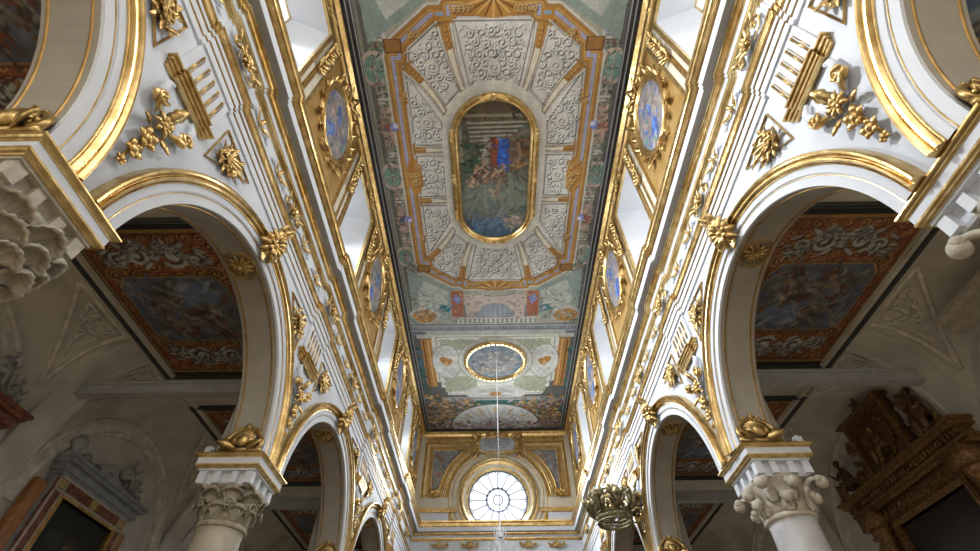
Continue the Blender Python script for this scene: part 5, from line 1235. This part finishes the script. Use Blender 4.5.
# dark carved wooden altarpiece, right aisle
t = thing('altarpiece', 'huge dark carved and gilt wooden altarpiece with dark painting, right aisle wall', 'altarpiece', (XA, 11.7, FZ)); Z = lambda z: z-FZ
CY = .55
m = M(); m.box(-.30, 0, -2.0, 2.4, 0, Z(5.3)); m.box(-1.3, 0, -1.6, 1.6, 0, Z(-.5)); m.build('carved_body', WOOD, t, smooth=False)
m = M()
for (x, o, za, zb) in ((-.42, 0, 5.10, 5.2), (-.50, .05, 5.2, 5.28), (-.62, .12, 5.45, 5.55), (-.70, .2, 5.55, 5.62)): m.box(x, 0, -2.1-o, 2.6+o, Z(za), Z(zb))
m.box(-.45, 0, -2.05, 2.55, Z(5.28), Z(5.45))
for i in range(34): y = -2.1+i*.14; m.box(-.56, -.44, y, y+.08, Z(5.30), Z(5.42))
m.build('cornice', WOODG, t, smooth=False)
m = M(); m.box(-.38, -.3, -2.0, 2.35, Z(4.72), Z(5.05)); R = random.Random(2)
for i in range(16): y = -1.9+i*.27; m.scroll((-.39, y, Z(4.88)), .11, R.random()*6, 1.2, R.choice((-1, 1)), .028, (0, 1, 0), (0, 0, 1), (-1, 0, 0)); m.leaf((-.39, y+.12, Z(4.88)), (0, R.uniform(-1, 1), R.uniform(-1, 1)), (-1, 0, 0), .16, .08)
m.build('carved_frieze', WOODG, t)
m = M()
for (ya, yb, za, zb) in ((-1.35, 1.45, 4.52, 4.68), (-1.35, -1.2, .3, 4.52), (1.30, 1.45, .3, 4.52)): m.box(-.44, -.30, ya, yb, Z(za), Z(zb)); m.box(-.48, -.30, ya+.04, yb-.04, Z(za), Z(zb)-.04)
fr = m.build('gilt_frame', WOODG, t, smooth=False)
P = Paint(-1.2, 1.3, Z(.3), Z(4.52), .04, (.018, .012, .010)); P.fig(0, Z(2.6), 1.2, (.05, .03, .02), (.06, .04, .03), 0, (.09, .05, .03)); P.mesh('canvas', T=lambda X, Y: (0*X-.33, X, Y), parent=fr)
m = M()
for yy in (-1.72, 1.95):
    m.lathe([(.16, Z(.2)), (.17, Z(2)), (.15, Z(4.1)), (.2, Z(4.2)), (.16, Z(4.25)), (.26, Z(4.6)), (.28, Z(4.7))], (-.42, yy), 16)
    for i in range(40): a = i*.7; m.blob((-.42+.17*math.cos(a), yy+.17*math.sin(a), Z(.4+i*.09)), .045, 5, 4)
    m.box(-.72, -.1, yy-.32, yy+.32, Z(4.7), Z(5.1))
m.build('twisted_columns', WOODG, t)
m = M()
for i in range(30):
    z = .6+i*.14
    for yy, q in ((2.35, 1), (-2.1, -1)): m.leaf((-.15, yy, Z(z)), (0, q, R.uniform(-.6, .8)), (-1, 0, 0), R.uniform(.2, .38), .16, .3, .3)
m.build('carved_wings', WOODG, t)
# upper tablet (tilted square relief in frame)
m = M(); m.box(-.28, 0, -.55, 1.15, Z(5.62), Z(7.2)); m.build('tablet_block', WOOD, t, smooth=False)
m = M()
for (ya, yb, za, zb) in ((-.62, 1.22, 7.10, 7.24), (-.62, -.48, 5.62, 7.1), (1.08, 1.22, 5.62, 7.1), (-.62, 1.22, 5.62, 5.74)): m.box(-.40, -.26, ya, yb, Z(za), Z(zb))
m.box(-.5, -.05, -.75, 1.35, Z(7.22), Z(7.30)); m.build('tablet_frame', WOODG, t, smooth=False)
m = M(); figure(m, (-.3, .3, Z(6.1)), .8, .1, fx=-1)
for i in range(22): a = i*.29; m.leaf((-.3, .3+.5*math.cos(a), Z(6.45)+.5*math.sin(a)), (0, math.cos(a+1), math.sin(a+1)), (-1, 0, 0), .2, .1)
m.build('tablet_relief', WOODG, t)
m = M()
for q, y0 in ((-1, -.75), (1, 1.35)):
    m.scroll((-.2, y0+q*.35, Z(6.05)), .34, PI/2, 1.3, q, .09, (0, 1, 0), (0, 0, 1), (-1, 0, 0)); m.scroll((-.2, y0+q*.2, Z(6.75)), .2, PI/2, 1.3, -q, .06, (0, 1, 0), (0, 0, 1), (-1, 0, 0))
    for i in range(9): m.leaf((-.2, y0+q*.1*i, Z(5.7+.06*(i % 3))), (0, q*R.uniform(-.3, 1), 1), (-1, 0, 0), .36, .16, .3, .3)
m.build('scroll_wings', WOODG, t)
m = M(); figure(m, (-.35, -1.35, Z(6.0)), .9, -.2, fx=-1); figure(m, (-.35, 2.15, Z(5.95)), .85, .2, fx=-1); figure(m, (-.30, .3, Z(7.35)), .4, .0, fx=-1); m.build('carved_figures', WOOD, t)
# altarpiece of the bay before it, only its pale cornice shows at the right edge
t = thing('altarpiece', 'altarpiece with pale stone cornice cut by the right edge of the photo', 'altarpiece', (XA, 6.25, FZ))
m = M(); m.box(-.2, 0, -1.6, 1.6, 0, Z(6.8)); m.box(-1.2, 0, -1.3, 1.3, 0, Z(-.5)); m.build('stone_body', AISLE, t, smooth=False)
m = M()
for (x, o, za, zb) in ((-.40, 0, 6.8, 6.9), (-.55, .1, 6.9, 7.1), (-.72, .2, 7.1, 7.22)): m.box(x, 0, -1.7-o, 1.7+o, Z(za), Z(zb))
m.build('cornice', STONE, t, smooth=False); m = M(); figure(m, (-.35, .9, Z(6.0)), .8, 0, fx=-1); m.build('carved_figure', GREYM, t)

# small floodlights standing on the imposts
for s, lb in ((-1, 'small white floodlight on the left impost behind gilt shell'), (1, 'small white floodlight on the right impost behind gilt shell')):
    t = thing('floodlight', lb, 'floodlight', (s*(XW[s]+1.22 if s > 0 else XW[s]+1.10), pc(s, 1)-.55, ZI+.005), (0, 0, .3*s), 'floodlights on the imposts')
    m = M(); m.box(-.05, .05, -.04, .04, 0, .02); m.box(-.08, -.07, -.01, .01, 0, .12); m.box(.07, .08, -.01, .01, 0, .12); m.box(-.08, .08, -.01, .01, 0, .012); m.build('bracket', IRON, t, smooth=False)
    m = M(); m.box(-.07, .07, -.05, .05, .04, .17); m.box(-.075, .075, -.06, -.05, .035, .175); m.build('housing', WHITE, t, smooth=False)
